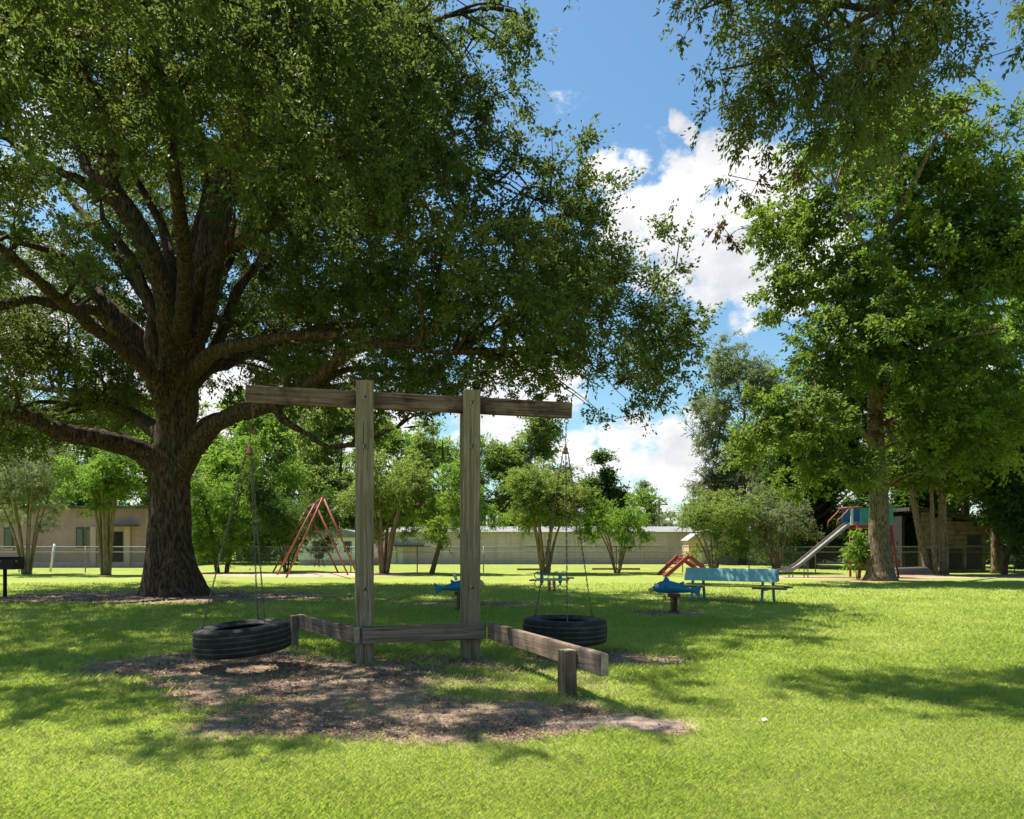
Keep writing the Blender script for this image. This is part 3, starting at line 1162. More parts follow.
oak_limbs = [
    ([OB + Vector((0, 0, -0.2)), ok_(171, 560), ok_(170, 500), ok_(172, 450), ok_(180, 405), ok_(186, 355, -.2), ok_(198, 300, -.5), ok_(214, 235, -.8), ok_(226, 170, -1), ok_(240, 110, -1.3), ok_(262, 50, -2), ok_(285, -30, -2.6)],
     [.66, .57, .52, .55, .45, .34, .42, .38, .30, .22, .14, .06]),
    # left low limb
    ([ok_(168, 475, -.1), ok_(135, 452, -.6), ok_(98, 436, -1.4), ok_(60, 425, -2.2), ok_(15, 418, -3.0), ok_(-40, 420, -3.6), ok_(-110, 400, -4)],
     [.36, .30, .25, .23, .19, .15, .08]),
    # left riser
    ([ok_(172, 430), ok_(150, 385, .5), ok_(128, 330, .8), ok_(100, 290, .6), ok_(72, 262, .2), ok_(20, 240, -.5), ok_(-60, 200, -1)],
     [.28, .21, .17, .13, .10, .08, .04]),
    # tall left leader
    ([ok_(176, 410), ok_(168, 350, -.8), ok_(160, 290, -1.6), ok_(133, 225, -2.2), ok_(112, 180, -2.6), ok_(122, 140, -2.9), ok_(140, 90, -3.4), ok_(165, 45, -4), ok_(205, 0, -4.8), ok_(230, -50, -5.4)],
     [.38, .32, .28, .25, .24, .20, .16, .12, .10, .06]),
    ([ok_(125, 210, -2.3), ok_(85, 188, -2.6), ok_(48, 168, -3.0), ok_(10, 140, -3.6), ok_(-40, 110, -4.4)], [.15, .12, .09, .07, .04]),
    ([ok_(112, 182, -2.6), ok_(88, 165, -2.4), ok_(74, 140, -2.1), ok_(40, 80, -2)], [.15, .12, .08, .04]),
    # arching left limb, nearer
    ([ok_(170, 420, -.3), ok_(150, 375, -1.2), ok_(122, 345, -2.0), ok_(98, 315, -2.7), ok_(70, 302, -3.5), ok_(35, 305, -4.4), ok_(-10, 300, -5.5), ok_(-60, 280, -6.6)],
     [.26, .20, .17, .14, .12, .10, .08, .04]),
    # right low limb sweeping
    ([ok_(182, 470, -.1), ok_(205, 445, -.8), ok_(228, 428, -1.6), ok_(250, 412, -2.3), ok_(285, 395, -3.0), ok_(320, 375, -3.8), ok_(360, 350, -4.8), ok_(420, 345, -6)],
     [.32, .26, .22, .20, .17, .13, .10, .05]),
    # hanging bow
    ([ok_(272, 400, -2.7), ok_(288, 418, -3.0), ok_(305, 438, -3.2), ok_(330, 448, -3.5), ok_(360, 440, -3.9), ok_(400, 432, -4.5), ok_(440, 425, -5.0)],
     [.12, .10, .09, .08, .07, .05, .03]),
    # right mid limb
    ([ok_(184, 390), ok_(205, 368, .4), ok_(240, 350, 1.2), ok_(285, 325, 2.2), ok_(325, 300, 3), ok_(380, 280, 3.6), ok_(450, 270, 3.5), ok_(530, 280, 2.8), ok_(600, 300, 2)],
     [.28, .22, .18, .15, .12, .10, .08, .06, .03]),
    ([ok_(190, 375, -.4), ok_(225, 357, -1.8), ok_(262, 342, -3.0), ok_(310, 335, -4), ok_(380, 342, -4.6), ok_(440, 345, -4.8), ok_(510, 350, -4.6), ok_(600, 355, -3.8)],
     [.22, .17, .13, .10, .07, .055, .04, .02]),
    # long thin arc to the upper right
    ([ok_(192, 320, -.5), ok_(205, 275, -1.5), ok_(228, 248, -2.2), ok_(262, 232, -3), ok_(300, 208, -3.8), ok_(350, 200, -4.6), ok_(410, 190, -5.6), ok_(470, 180, -6.2)],
     [.17, .14, .12, .10, .09, .07, .05, .03]),
    # thick upper right
    ([ok_(228, 165, -1), ok_(255, 130, -2), ok_(290, 88, -3), ok_(325, 55, -4), ok_(350, 20, -5), ok_(385, -20, -6)],
     [.24, .20, .18, .15, .11, .06]),
    ([ok_(345, 30, -4.8), ok_(400, 30, -5.6), ok_(450, 20, -6.2), ok_(505, 10, -6.6), ok_(545, 30, -6.9)], [.09, .07, .05, .04, .02]),
    ([ok_(222, 200, -.8), ok_(262, 180, .4), ok_(320, 150, 1.6), ok_(390, 150, 2.4), ok_(460, 170, 2.6), ok_(530, 200, 2.4)], [.20, .16, .13, .10, .07, .03]),
    # two risers behind
    ([ok_(178, 400, .6), ok_(205, 330, 2), ok_(225, 270, 3.4), ok_(260, 200, 5), ok_(290, 120, 6.2)], [.30, .25, .2, .14, .06]),
    ([ok_(172, 400, .8), ok_(150, 320, 2.6), ok_(110, 250, 4), ok_(60, 180, 5), ok_(10, 120, 6)], [.28, .22, .18, .12, .05]),
    ([ok_(180, 440, .5), ok_(215, 420, 2), ok_(270, 400, 4), ok_(340, 385, 6), ok_(420, 375, 7)], [.26, .2, .15, .1, .05]),
    ([ok_(166, 440, .5), ok_(130, 415, 2.4), ok_(80, 395, 4.5), ok_(20, 385, 6), ok_(-60, 370, 7)], [.26, .2, .15, .1, .05]),
    # nearer towards the viewer
    ([ok_(180, 350, -.6), ok_(190, 270, -3), ok_(180, 170, -5.5), ok_(160, 60, -7.6), ok_(130, -60, -9.4)], [.22, .18, .14, .10, .05]),
    ([ok_(150, 375, -1.2), ok_(100, 330, -4.0), ok_(20, 270, -7), ok_(-80, 180, -9)], [.16, .13, .10, .05]),
]


def grow_boughs(limbs, lobes, rs, r0=.085, bias=.35, skip=()):
    """secondary boughs: one crooked limb from the nearest main limb into every leaf mass"""
    pts, tg = [], []
    for (p, rr) in limbs:
        q, ro = poly_resample(p, rr, 0.3)
        pts += list(zip(q, ro))
    P_ = np.array([tuple(p) for p, _ in pts])
    Rr = np.array([q for _, q in pts])
    c0 = np.array(tuple(limbs[0][0][3]))
    out_ = []
    for l in lobes:
        for k in range(2):
            t = np.array(l[:3]) + rs.normal(0, .22, 3) * np.array(l[3:6])
            d = np.linalg.norm(P_ - t, axis=1) + bias * np.linalg.norm(P_ - c0, axis=1) * .4 + (Rr < .05) * 3 + (P_[:, 2] < 3.2) * 6
            j = int(d.argmin())
            a = P_[j]
            L = np.linalg.norm(t - a)
            if L < .8:
                continue
            n = max(3, int(L / .55))
            r_s = min(Rr[j] * .75, r0 * (.6 + .12 * L))
            path, rad = [], []
            off = np.zeros(3)
            for i in range(n + 1):
                u = i / n
                if i:
                    off = off * .8 + rs.normal(0, .11, 3)
                q = a + (t - a) * u + off * math.sin(math.pi * min(1, u * 1.1)) + np.array([0, 0, .12 * L * math.sin(math.pi * u)])
                path.append(Vector(q))
                rad.append(max(.007, r_s * (1 - u) ** .7))
            out_.append((path, rad))
    return out_


def oak_disp(co):
    x, y, z = co[:, 0], co[:, 1], co[:, 2]
    th = np.arctan2(y - OB.y, x - OB.x)
    low = np.clip(1 - z / 6.0, 0, 1)
    rid = fbm(th * 3.2 + 20, z * 0.35, 3.0, 3) - .5
    n_ = fbm(x * 3, y * 3, z * 1.2, 3) - .5
    fine_ = fbm(x * 9, y * 9, z * 2.6, 2) - .5
    flare = 0.15 * np.exp(-np.clip(z, 0, 9) / 0.55) * (0.6 + 1.6 * (vnoise(th * 1.6 + 8, z * 0 + 2) - .2))
    return rid * 0.22 * low * (z < 6) + n_ * 0.07 + fine_ * 0.045 + flare * (z < 3)




def L_(x, y, d, rx, ry, rz, wt=1.0):
    p = pix(x, y, d)
    return (p.x, p.y, p.z, rx, ry, rz, wt)


oak_lobes = [
    L_(605, 325, 18, 2.1, 3.2, 2.1), L_(528, 245, 17, 2.2, 3.0, 2.2), L_(440, 150, 16.5, 2.0, 3.0, 2.4), L_(385, 60, 16, 2.4, 3.2, 2.4),
    L_(512, 22, 13.3, .85, 1.2, .45, 1.3), L_(640, 395, 18, 1.1, 1.6, .95), L_(560, 380, 17, 1.2, 1.8, .7), L_(480, 320, 15, 1.9, 2.4, 1.1),
    L_(400, 250, 13.5, 2.0, 2.4, 1.7), L_(330, 140, 12.5, 2.2, 2.4, 2.0), L_(280, 30, 12, 2.6, 2.4, 2.0),
    L_(150, 20, 11.5, 2.6, 2.6, 1.6), L_(30, 50, 10.5, 2.3, 2.6, 1.5), L_(20, 120, 13, 2.6, 2.8, 1.7), L_(-80, 100, 12, 2.8, 3, 2.2),
    L_(80, 90, 18, 3.2, 3.2, 2.6), L_(200, 90, 20, 3.5, 3.4, 3.0), L_(330, 90, 21, 3.5, 3.6, 3.4), L_(200, -60, 18, 5, 4, 3.2), L_(0, -40, 17, 4.5, 4, 3),
    L_(10, 230, 17, 2.6, 3.0, 2.0), L_(-80, 300, 18, 3.0, 3.2, 2.2), L_(-20, 360, 20, 2.6, 3.0, 1.7), L_(40, 300, 24, 3.4, 3.2, 2.8),
    L_(20, 395, 16.5, 1.9, 2.0, .8), L_(-60, 400, 17, 2.3, 2.4, 1.2), L_(90, 350, 23, 2.5, 3, 1.9), L_(130, 230, 25, 3.6, 3.4, 3.2),
    L_(230, 220, 26, 3.6, 3.2, 3.6), L_(330, 240, 25, 3.8, 3.6, 3.2), L_(280, 345, 25, 3.0, 3.2, 2.0), L_(380, 350, 23.5, 3.0, 3.2, 1.6),
    L_(440, 330, 21, 2.8, 3.0, 1.8), L_(390, 395, 17.5, 1.7, 2.0, .8), L_(320, 385, 18.5, 1.6, 2.0, .6), L_(330, 425, 22, 1.6, 2.0, .5, .8),
    L_(430, 412, 15.6, 1.1, 1.3, .5), L_(520, 300, 21, 2.6, 3.0, 2.4), L_(60, 410, 25, 2.6, 2.6, .9), L_(120, 400, 27, 2.4, 2.6, 1.0),
    L_(300, 190, 17, 2.2, 2.6, 1.6), L_(250, 320, 19.5, 1.0, 1.4, .8, .8), L_(360, 300, 17, 1.7, 2.4, 1.0), L_(230, 110, 15, 2.2, 2.2, 1.6),
    L_(120, 130, 16, 1.8, 2.4, 1.4), L_(70, 250, 14.5, 1.4, 1.6, .9, .8), L_(600, 420, 18.5, .7, 1.0, .45), L_(672, 330, 17.6, .8, 1.2, 1.0),
    (-5.3, 8.2, 8.1, 1.6, 1.3, .8, 1.2), (-3.7, 8.3, 8.3, 1.5, 1.2, .8, 1.3), (-3.0, 9.2, 8.7, 1.2, 1.3, .8, 1.2), (-6.8, 8.5, 8.3, 1.6, 1.5, .9, 1),
    L_(235, 385, 22, 1.5, 1.6, .7, 1.2), L_(290, 372, 20, 1.6, 1.8, .6, 1.2), L_(345, 400, 21, 1.4, 1.6, .6, 1.2), L_(430, 385, 20, 1.7, 1.8, .7, 1.2), L_(505, 372, 19, 1.3, 1.6, .6, 1),
    L_(30, 425, 22, 2.2, 2.0, .7, 1.2), L_(110, 405, 23, 1.6, 1.8, .7, 1.1), L_(-40, 440, 21, 2, 2, .6), L_(215, 300, 23, 1.6, 1.8, 1.4, .9),
    L_(470, 60, 15.5, 1.3, 2, 1.1), L_(560, 200, 16.5, 1.0, 1.4, .9),
]
rs_ = np.random.default_rng(77)


def oak_keep(q):
    inner = (np.abs(q[:, 0] + 9.0) < 3.0) & (q[:, 1] < 20.5) & (q[:, 1] > 12) & (q[:, 2] < 11)
    return ~inner | (vnoise(q[:, 0] * 40, q[:, 1] * 40, q[:, 2] * 40) > .66)


for (xe, ye, de, r0) in ((95, 190, -1.5, .2), (150, 130, .8, .2), (205, 90, .5, .18), (262, 120, -1.5, .18), (310, 180, 1.0, .16), (60, 260, 1.5, .17), (235, 200, -3.2, .17)):
    st = ok_(178, 405)
    en = ok_(xe, ye, de)
    pts_ = [st.lerp(en, t) + Vector((0, 0, .5 * math.sin(math.pi * t))) + Vector((rs_.normal(0, .16), rs_.normal(0, .16), 0)) * (t > .05) for t in (0, .2, .4, .6, .8, 1)]
    oak_limbs.append((pts_, [r0 * 1.3, r0 * 1.1, r0 * .85, r0 * .65, r0 * .45, r0 * .2]))
for (pts, rr) in oak_limbs[1:]:
    for i in range(1, len(pts) - 1):
        pts[i] = pts[i] + Vector(rs_.normal(0, .09, 3))
oak_boughs = grow_boughs(oak_limbs, oak_lobes, rs_)
tb = MB()
for (pts, rr) in oak_limbs:
    q, ro = poly_resample(pts, rr, 0.3, .012, rs_)
    tb.tube(q, ro, 12)
oak_trunk = remeshed('oak_trunk', tb, M['oak_bark'], 0.055, oak_disp, 1)
oak_trunk.transform(Matrix.Translation(-OB))
oak_limbs += oak_boughs
make_tree('oak_tree', 'huge spreading oak with thick dark trunk shading the tyre swings', 'tree', OB, oak_limbs, oak_lobes,
          7200, 125, 0.42, 0.090, 0.050, M['oak_bark'], M['oak_leaf'], 21, gap=0.44, gscale=0.6, shell=0.35, zmin=3.4, keepfn=oak_keep,
          trunk_mesh=oak_trunk, twig_r=0.0065, maxr=.16, flat=.85, droop=.02, upbias=.5, n_main=len(oak_limbs) - len(oak_boughs))

# ---- overhanging branch, its trunk out of frame to the right
TB = Vector((9.6, 9.0, 0))
ov_limbs = [
    ([TB + Vector((0, 0, -.2)), TB + Vector((.05, .05, 2)), TB + Vector((-.1, 0, 4.2)), TB + Vector((-.2, 0, 6.5)), TB + Vector((.2, .3, 9)), TB + Vector((.3, .4, 12))], [.5, .38, .34, .3, .2, .08]),
    ([TB + Vector((-.1, 0, 5.4)), pix(1120, -60, 9.0), pix(1010, -40, 8.8), pix(930, -20, 8.7), pix(880, 10, 8.7), pix(820, 40, 8.6), pix(770, 60, 8.6), pix(720, 70, 8.6)], [.2, .14, .08, .05, .036, .026, .018, .01]),
    ([pix(940, -20, 8.7), pix(900, -10, 8), pix(870, 30, 7.6), pix(840, 75, 7.4), pix(825, 120, 7.4)], [.03, .024, .018, .012, .006]),
    ([pix(1010, -40, 8.8), pix(900, -110, 9.4), pix(800, -120, 9.8), pix(720, -60, 9.8)], [.1, .07, .05, .02]),
    ([pix(880, 10, 8.7), pix(800, 0, 9.4), pix(740, -5, 9.8), pix(700, 10, 9.9)], [.04, .03, .02, .01]),
    ([TB + Vector((-.1, 0, 6.4)), TB + Vector((-1.5, -2.5, 8)), TB + Vector((-4, -4, 8.6))], [.18, .12, .04]),
]
ov_lobes = [L_(790, 50, 8.8, .95, 1.3, .75, 1.2), L_(835, 110, 8.2, .62, .8, .5, 1.1), L_(735, 110, 9.0, .45, .7, .5, .9), L_(715, 5, 9.6, .5, .8, .35),
            L_(880, 70, 8.6, .8, 1.1, .9, 1.1), L_(930, 30, 8.8, .6, 1.0, .6), L_(960, 60, 8.8, .28, .5, .28, .7), L_(800, -50, 9.2, 2.0, 1.6, .8), L_(930, -90, 8.6, 1.3, 1.6, .9),
            L_(750, 165, 8.9, .2, .3, .3, .8), L_(1180, -120, 8.6, 1.6, 1.6, .8), L_(770, 90, 8.6, .5, .7, .5), L_(850, 150, 8.3, .42, .6, .32),
            (1.6, 8.2, 9.4, 1.7, .8, .5, 2.4), (3.2, 8.0, 9.4, 1.6, .9, .5, 2.4), (.2, 10.2, 9.9, 1.5, .8, .4, 2.4), (2.2, 10.4, 10.1, 1.6, .8, .4, 2.4), (-.2, 9.4, 9.2, 1.0, .9, .55, 2.0), (1.1, 8.9, 9.1, 1.4, .9, .55, 2.2), (2.6, 8.6, 9.3, 1.3, 1.0, .55, 2), (6.0, 6.0, 8.6, 2.6, 2.2, 1.0, 1), (9.5, 9, 10.5, 3.5, 3.5, 2.5, 1), (4.5, 8.0, 9.0, 2.0, 1.8, .8, 1), (8.5, 5.0, 8.6, 2.2, 2.0, 1.2, 1)]
make_tree('overhanging_tree', 'leafy tree whose olive branches hang into the top right of the view', 'tree', TB, ov_limbs, ov_lobes,
          3300, 80, 0.23, 0.064, 0.028, M['dark_bark'], M['overhang_leaf'], 5, gap=0.39, gscale=1.4, shell=0.2, zmin=4,
          twig_r=0.0035, step=.3, droop=.3, flat=1.0, maxr=.08,
          deadspots=[(tuple(pix(770, 165, 8.6)), .35)], extra=np.array([tuple(pix(740, 150, 8.9)), tuple(pix(728, 175, 8.9)), tuple(pix(748, 200, 8.9)), tuple(pix(1020, 55, 8.8)), tuple(pix(1026, 45, 8.8))]))

# ---- big bright tree by the slide
SB = Vector((13.75, 28.0, 0))


def sp(x, y, dd=0.0):
    return pix(x, y, 28 + dd)


slide_limbs = [
    ([SB + Vector((0, 0, -.2)), SB + Vector((0, 0, .25)), SB + Vector((-.05, 0, 1.2)), sp(879, 500), sp(876, 440), sp(875, 380), sp(878, 320), sp(880, 260), sp(882, 200), sp(885, 140)],
     [.78, .54, .41, .35, .30, .27, .26, .2, .13, .05]),
    ([sp(878, 450), sp(850, 420, -1), sp(815, 400, -2), sp(780, 410, -2.4), sp(755, 430, -2.6)], [.16, .12, .09, .06, .03]),
    ([sp(876, 400), sp(910, 360, -1), sp(950, 340, -2), sp(1000, 330, -2.6)], [.16, .12, .09, .04]),
    ([sp(876, 350), sp(840, 300, 1), sp(800, 250, 1.5), sp(765, 225, 1.5)], [.18, .13, .09, .04]),
    ([sp(880, 320), sp(920, 260, 1), sp(970, 200, 1.5), sp(1010, 170, 1)], [.18, .13, .09, .04]),
    ([sp(880, 280), sp(850, 220, -1.5), sp(830, 170, -2)], [.15, .10, .04]),
    ([sp(880, 250), sp(915, 180, -1.5), sp(940, 130, -2)], [.14, .10, .04]),
    ([sp(877, 430), sp(890, 420, 2), sp(920, 430, 4), sp(960, 440, 5)], [.12, .1, .07, .03]),
]
def slide_keep(q):
    px = 512 + q[:, 0] / q[:, 1] * FPX
    return ~((q[:, 2] < 5.9) & (np.abs(q[:, 0] - 13.6) < 0.95) & (q[:, 1] < 29.2)) & ~((q[:, 2] < 3.9) & (q[:, 0] > 12.2))


slide_lobes = [L_(900, 150, 28, 3.2, 3, 2.2), L_(985, 165, 28, 2.0, 2.4, 1.5), L_(830, 165, 27.5, 1.9, 2.4, 1.6), L_(785, 225, 28.5, 1.7, 2.0, 1.4), L_(800, 290, 28, 1.4, 2, 1.1),
               L_(860, 250, 27, 2.6, 2.8, 2.4), L_(950, 250, 28, 3.0, 3.0, 2.6), L_(1020, 240, 27, 2.6, 2.4, 2.6), L_(860, 340, 26.5, 2.4, 2.6, 2.0),
               L_(930, 350, 27, 2.6, 2.6, 2.2), L_(820, 370, 27, 1.3, 1.8, 1.2), L_(772, 425, 25.8, 1.35, 1.6, 1.35), L_(745, 455, 26, .6, .9, .7), L_(825, 425, 26, 1.5, 1.6, 1.4), L_(850, 470, 25.5, 1.1, 1.2, .8),
               L_(950, 430, 27, 2.2, 2.4, 1.8), L_(905, 440, 25.8, 1.2, 1.4, 1.4), L_(985, 400, 28, 2.0, 2.2, 2.0), L_(800, 478, 27, 1.2, 1.2, .7), L_(925, 480, 26.5, 1.3, 1.4, .8), L_(735, 225, 28.5, .5, .6, .4, 1.2)]
slide_limbs += grow_boughs(slide_limbs, slide_lobes, rs_, .06)
make_tree('shade_tree', 'tall bright green tree with straight bare trunk beside the slide', 'tree', SB, slide_limbs, slide_lobes,
          2500, 70, 0.46, 0.155, 0.085, M['ash_bark'], M['ash_leaf'], 8, gap=0.45, gscale=.75, keepfn=slide_keep, shell=0.3, zmin=2.6, twig_r=.008, maxr=.12, droop=.25, flat=.7, upbias=.6,
          deadspots=[(tuple(sp(722, 228, .5)), 1.0), (tuple(sp(790, 130, 0)), .5), (tuple(sp(955, 118, -1)), .8), (tuple(sp(880, 428, -.6)), .55), (tuple(sp(975, 140)), .8), (tuple(sp(870, 180, -2)), .8), (tuple(sp(800, 420, -2)), .45)],
          extra=np.array([tuple(sp(722, 226, .5)), tuple(sp(715, 232, .5)), tuple(sp(730, 236, .5)), tuple(sp(878, 430, -.6)), tuple(sp(882, 424, -.6)), tuple(sp(876, 418, -.6))]))


# ---- multi-stemmed crape myrtles and other small trees
def vase_tree(name, label, cat, bx, bd, crown, stems, seed, leafmat, bark, n=320, per=70, cr=.34, ll=.10, lw=.045, group=None, pink=0.0, spread=.55, sr=.05, **kw):
    """several stems fanning up from one base; crown = (x0, x1, ytop, ybottom) in picture units at depth bd"""
    r = np.random.default_rng(seed)
    base = Vector(((bx - 512) * bd / FPX, bd, 0))
    x0, x1, yt, yb = crown
    c = pix((x0 + x1) / 2, (yt + yb) / 2, bd)
    rx = (x1 - x0) / 2 * bd / FPX
    rz = (yb - yt) / 2 * bd / FPX
    limbs = []
    for i in range(stems):
        a = 2 * math.pi * i / stems + r.uniform(-.3, .3)
        tx = c.x + math.cos(a) * rx * spread * r.uniform(.6, 1.1)
        ty = bd + math.sin(a) * rx * spread
        tz = c.z + r.uniform(-.2, .5) * rz
        b0 = base + Vector((math.cos(a) * sr * 1.6, math.sin(a) * sr * 1.6, -.1))
        mid = Vector((b0.x + (tx - b0.x) * .30, b0.y + (ty - b0.y) * .30, tz * .42))
        mid2 = Vector((b0.x + (tx - b0.x) * .62, b0.y + (ty - b0.y) * .62, tz * .72))
        limbs.append(([b0, mid, mid2, Vector((tx, ty, tz))], [sr * r.uniform(.9, 1.3), sr * .85, sr * .6, sr * .3]))
    lobes = []
    for (pts_, _) in limbs:
        tip = pts_[-1]
        up_ = r.uniform(-.1, .42) * rz
        lobes.append((tip.x + r.uniform(-.15, .2) * rx, tip.y, tip.z + up_, rx * r.uniform(.26, .44), rx * r.uniform(.28, .42), rz * r.uniform(.38, .62), 1))
    for k in range(8):
        a = r.uniform(0, 6.28)
        q = r.uniform(.35, .85)
        lobes.append((c.x + math.cos(a) * rx * q, bd + math.sin(a) * rx * q * .9, c.z + r.uniform(-1.0, .45) * rz, rx * r.uniform(.16, .36), rx * r.uniform(.2, .36), rz * r.uniform(.18, .4), 1.3))
    lobes.append((c.x, bd, c.z - .1 * rz, rx * .55, rx * .55, rz * .6, .8))
    root = make_tree(name, label, cat, base, limbs, lobes, n, per, cr, ll, lw, bark, leafmat, seed, group, shell=.3, zmin=.6, dead_frac=pink, sides=7, twig_r=.005, maxr=.05, **kw)
    return root


GM = 'crape myrtles growing along the fence'
vase_tree('crape_myrtle', 'grey green crape myrtle with fanning stems at far left behind the grill', 'tree', 27, 33.5, (-30, 78, 442, 530), 7, 31, M['grey_leaf'], M['pale_bark'], 420, group=GM, sr=.07)
vase_tree('crape_myrtle', 'bright leafed crape myrtle with bundled upright stems between grill and oak trunk', 'tree', 106, 33, (62, 150, 440, 520), 8, 32, M['bright_leaf'], M['pale_bark'], 380, group=GM, sr=.08, spread=.3)
vase_tree('crape_myrtle', 'olive crape myrtle just right of the left swing post', 'tree', 384, 34.5, (338, 436, 455, 535), 7, 33, M['myrtle_leaf'], M['pale_bark'], 620, group=GM, sr=.085, pink=.02)
vase_tree('crape_myrtle', 'pink tipped crape myrtle seen behind the chains of the right tyre swing', 'tree', 545, 34.5, (490, 592, 462, 540), 7, 34, M['myrtle_leaf'], M['pale_bark'], 700, group=GM, sr=.075, pink=.035)
vase_tree('crape_myrtle', 'small bright green crape myrtle left of the red climber', 'tree', 617, 35, (578, 659, 494, 545), 6, 35, M['bright_leaf'], M['pale_bark'], 300, group=GM, sr=.045, spread=.8)
vase_tree('crape_myrtle', 'loose crape myrtle standing behind the left half of the blue bench', 'tree', 714, 35, (668, 766, 486, 556), 7, 36, M['myrtle_leaf'], M['pale_bark'], 360, group=GM, sr=.05)
vase_tree('crape_myrtle', 'drooping crape myrtle behind the right end of the blue bench', 'tree', 776, 35, (730, 822, 486, 560), 7, 37, M['grey_leaf'], M['pale_bark'], 380, group=GM, sr=.05, spread=.5, droop=.6)
vase_tree('young_tree', 'slim single stemmed young tree between the two swing posts', 'tree', 427, 33.8, (405, 520, 462, 540), 1, 38, M['bright_leaf'], M['polewood'], 330, sr=.11, spread=.1)
vase_tree('evergreen_shrub', 'bushy dark evergreen behind the red swing frame', 'shrub', 287, 36.5, (240, 336, 470, 566), 4, 39, M['dark_leaf'], M['dark_bark'], 480, cr=.4)
vase_tree('young_tree', 'leafy small tree with dark stem just right of the oak trunk', 'tree', 222, 35.5, (186, 262, 440, 566), 2, 40, M['bright_leaf'], M['dark_bark'], 480, sr=.12, cr=.4)
vase_tree('sapling', 'bright green sapling growing at the foot of the slide tower', 'sapling', 858, 28.6, (843, 876, 533, 574), 3, 41, M['bright_leaf'], M['pale_bark'], 60, 40, cr=.28, ll=.16, lw=.06, sr=.02)

# ---- trees further back, each its own
GB = 'trees beyond the park fence'


def back_tree(label, x, d, crown, seed, leafmat, n=420, per=60, cr=.6, ll=.2, lw=.1, trunkr=.22, name='background_tree', **kw):
    r = np.random.default_rng(seed)
    base = Vector(((x - 512) * d / FPX, d, 0))
    x0, x1, yt, yb = crown
    c = pix((x0 + x1) / 2, (yt + yb) / 2, d)
    rx = (x1 - x0) / 2 * d / FPX
    rz = (yb - yt) / 2 * d / FPX
    top = Vector((c.x, d, c.z + rz * .6))
    limbs = [([base + Vector((0, 0, -.2)), base + Vector((r.uniform(-.1, .1), 0, c.z * .3)), Vector((c.x * .5 + base.x * .5, d, c.z * .75)), top], [trunkr * 1.3, trunkr, trunkr * .8, trunkr * .2])]
    for i in range(6):
        a = r.uniform(0, 6.28)
        z0 = c.z - rz * r.uniform(.0, .7)
        p = Vector((c.x, d, z0))
        limbs.append(([p, p + Vector((math.cos(a) * rx * .35, math.sin(a) * rx * .35, rz * .2)), p + Vector((math.cos(a) * rx * .7, math.sin(a) * rx * .7, rz * .45))], [trunkr * .5, trunkr * .35, trunkr * .12]))
    lobes = []
    for k in range(18):
        a = r.uniform(0, 6.28)
        zz = r.uniform(-.85, .85)
        q = r.uniform(.3, .65) * math.sqrt(max(.1, 1 - zz * zz * .8))
        lobes.append((c.x + math.cos(a) * rx * q, d + math.sin(a) * rx * q, c.z + zz * rz, rx * r.uniform(.2, .42), rx * r.uniform(.22, .4), rz * r.uniform(.13, .32), 1))
    return make_tree(name, label, 'tree', base, limbs, lobes, n, per, cr, ll, lw, M['dark_bark'], leafmat, seed, GB, shell=.25, zmin=.6, sides=7, twig_r=.009, maxr=.12, gap=.33, **kw)


back_tree('tall grey green tree standing left of the bright tree by the slide', 742, 48, (680, 810, 345, 560), 51, M['grey_leaf'], 1500, 60, .55, .17, .06)
back_tree('mid green tree rising behind the beam end over the block wall', 528, 62, (474, 588, 412, 545), 52, M['myrtle_leaf'], 1000, 60, .7, .24, .12)
back_tree('dark rounded tree between the two crape myrtles over the block wall', 600, 66, (568, 632, 452, 540), 53, M['dark_leaf'], 600, 60, .7, .24, .12)
back_tree('small pale tree beside the distant utility pole', 646, 80, (634, 660, 484, 532), 54, M['grey_leaf'], 110, 50, .6, .26, .13)
back_tree('yellow green tree behind the oak trunk on its right', 258, 52, (190, 320, 385, 555), 55, M['bright_leaf'], 900, 60, .65, .22, .11)
back_tree('mid green tree above the pale trailer', 335, 60, (275, 410, 405, 550), 56, M['myrtle_leaf'], 800, 60, .7, .22, .11)
back_tree('broad pale tree between oak trunk and left brick building', 110, 56, (40, 200, 390, 545), 57, M['bright_leaf'], 900, 60, .7, .22, .11)
back_tree('grey green tree over the roof of the brick building at far left', 5, 58, (-90, 90, 395, 525), 58, M['myrtle_leaf'], 900, 60, .7, .22, .11)
back_tree('dense green tree behind the right swing post', 445, 60, (385, 500, 415, 540), 59, M['myrtle_leaf'], 600, 60, .7, .22, .11)
back_tree('pale green tree between trailer and left swing post', 372, 66, (325, 430, 425, 540), 81, M['bright_leaf'], 600, 60, .7, .22, .11)
back_tree('deep green tree just right of the oak trunk further back', 215, 62, (165, 268, 395, 545), 82, M['myrtle_leaf'], 700, 60, .75, .24, .12)
back_tree('olive tree over the carport roof', 300, 70, (245, 355, 400, 545), 83, M['myrtle_leaf'], 700, 60, .8, .26, .13)
back_tree('bright tree behind the brick building above its door', 150, 62, (90, 215, 400, 530), 84, M['bright_leaf'], 700, 60, .75, .24, .12)
back_tree('light green tree over the block building between the swing posts', 425, 72, (380, 470, 435, 540), 85, M['bright_leaf'], 500, 60, .8, .26, .13)
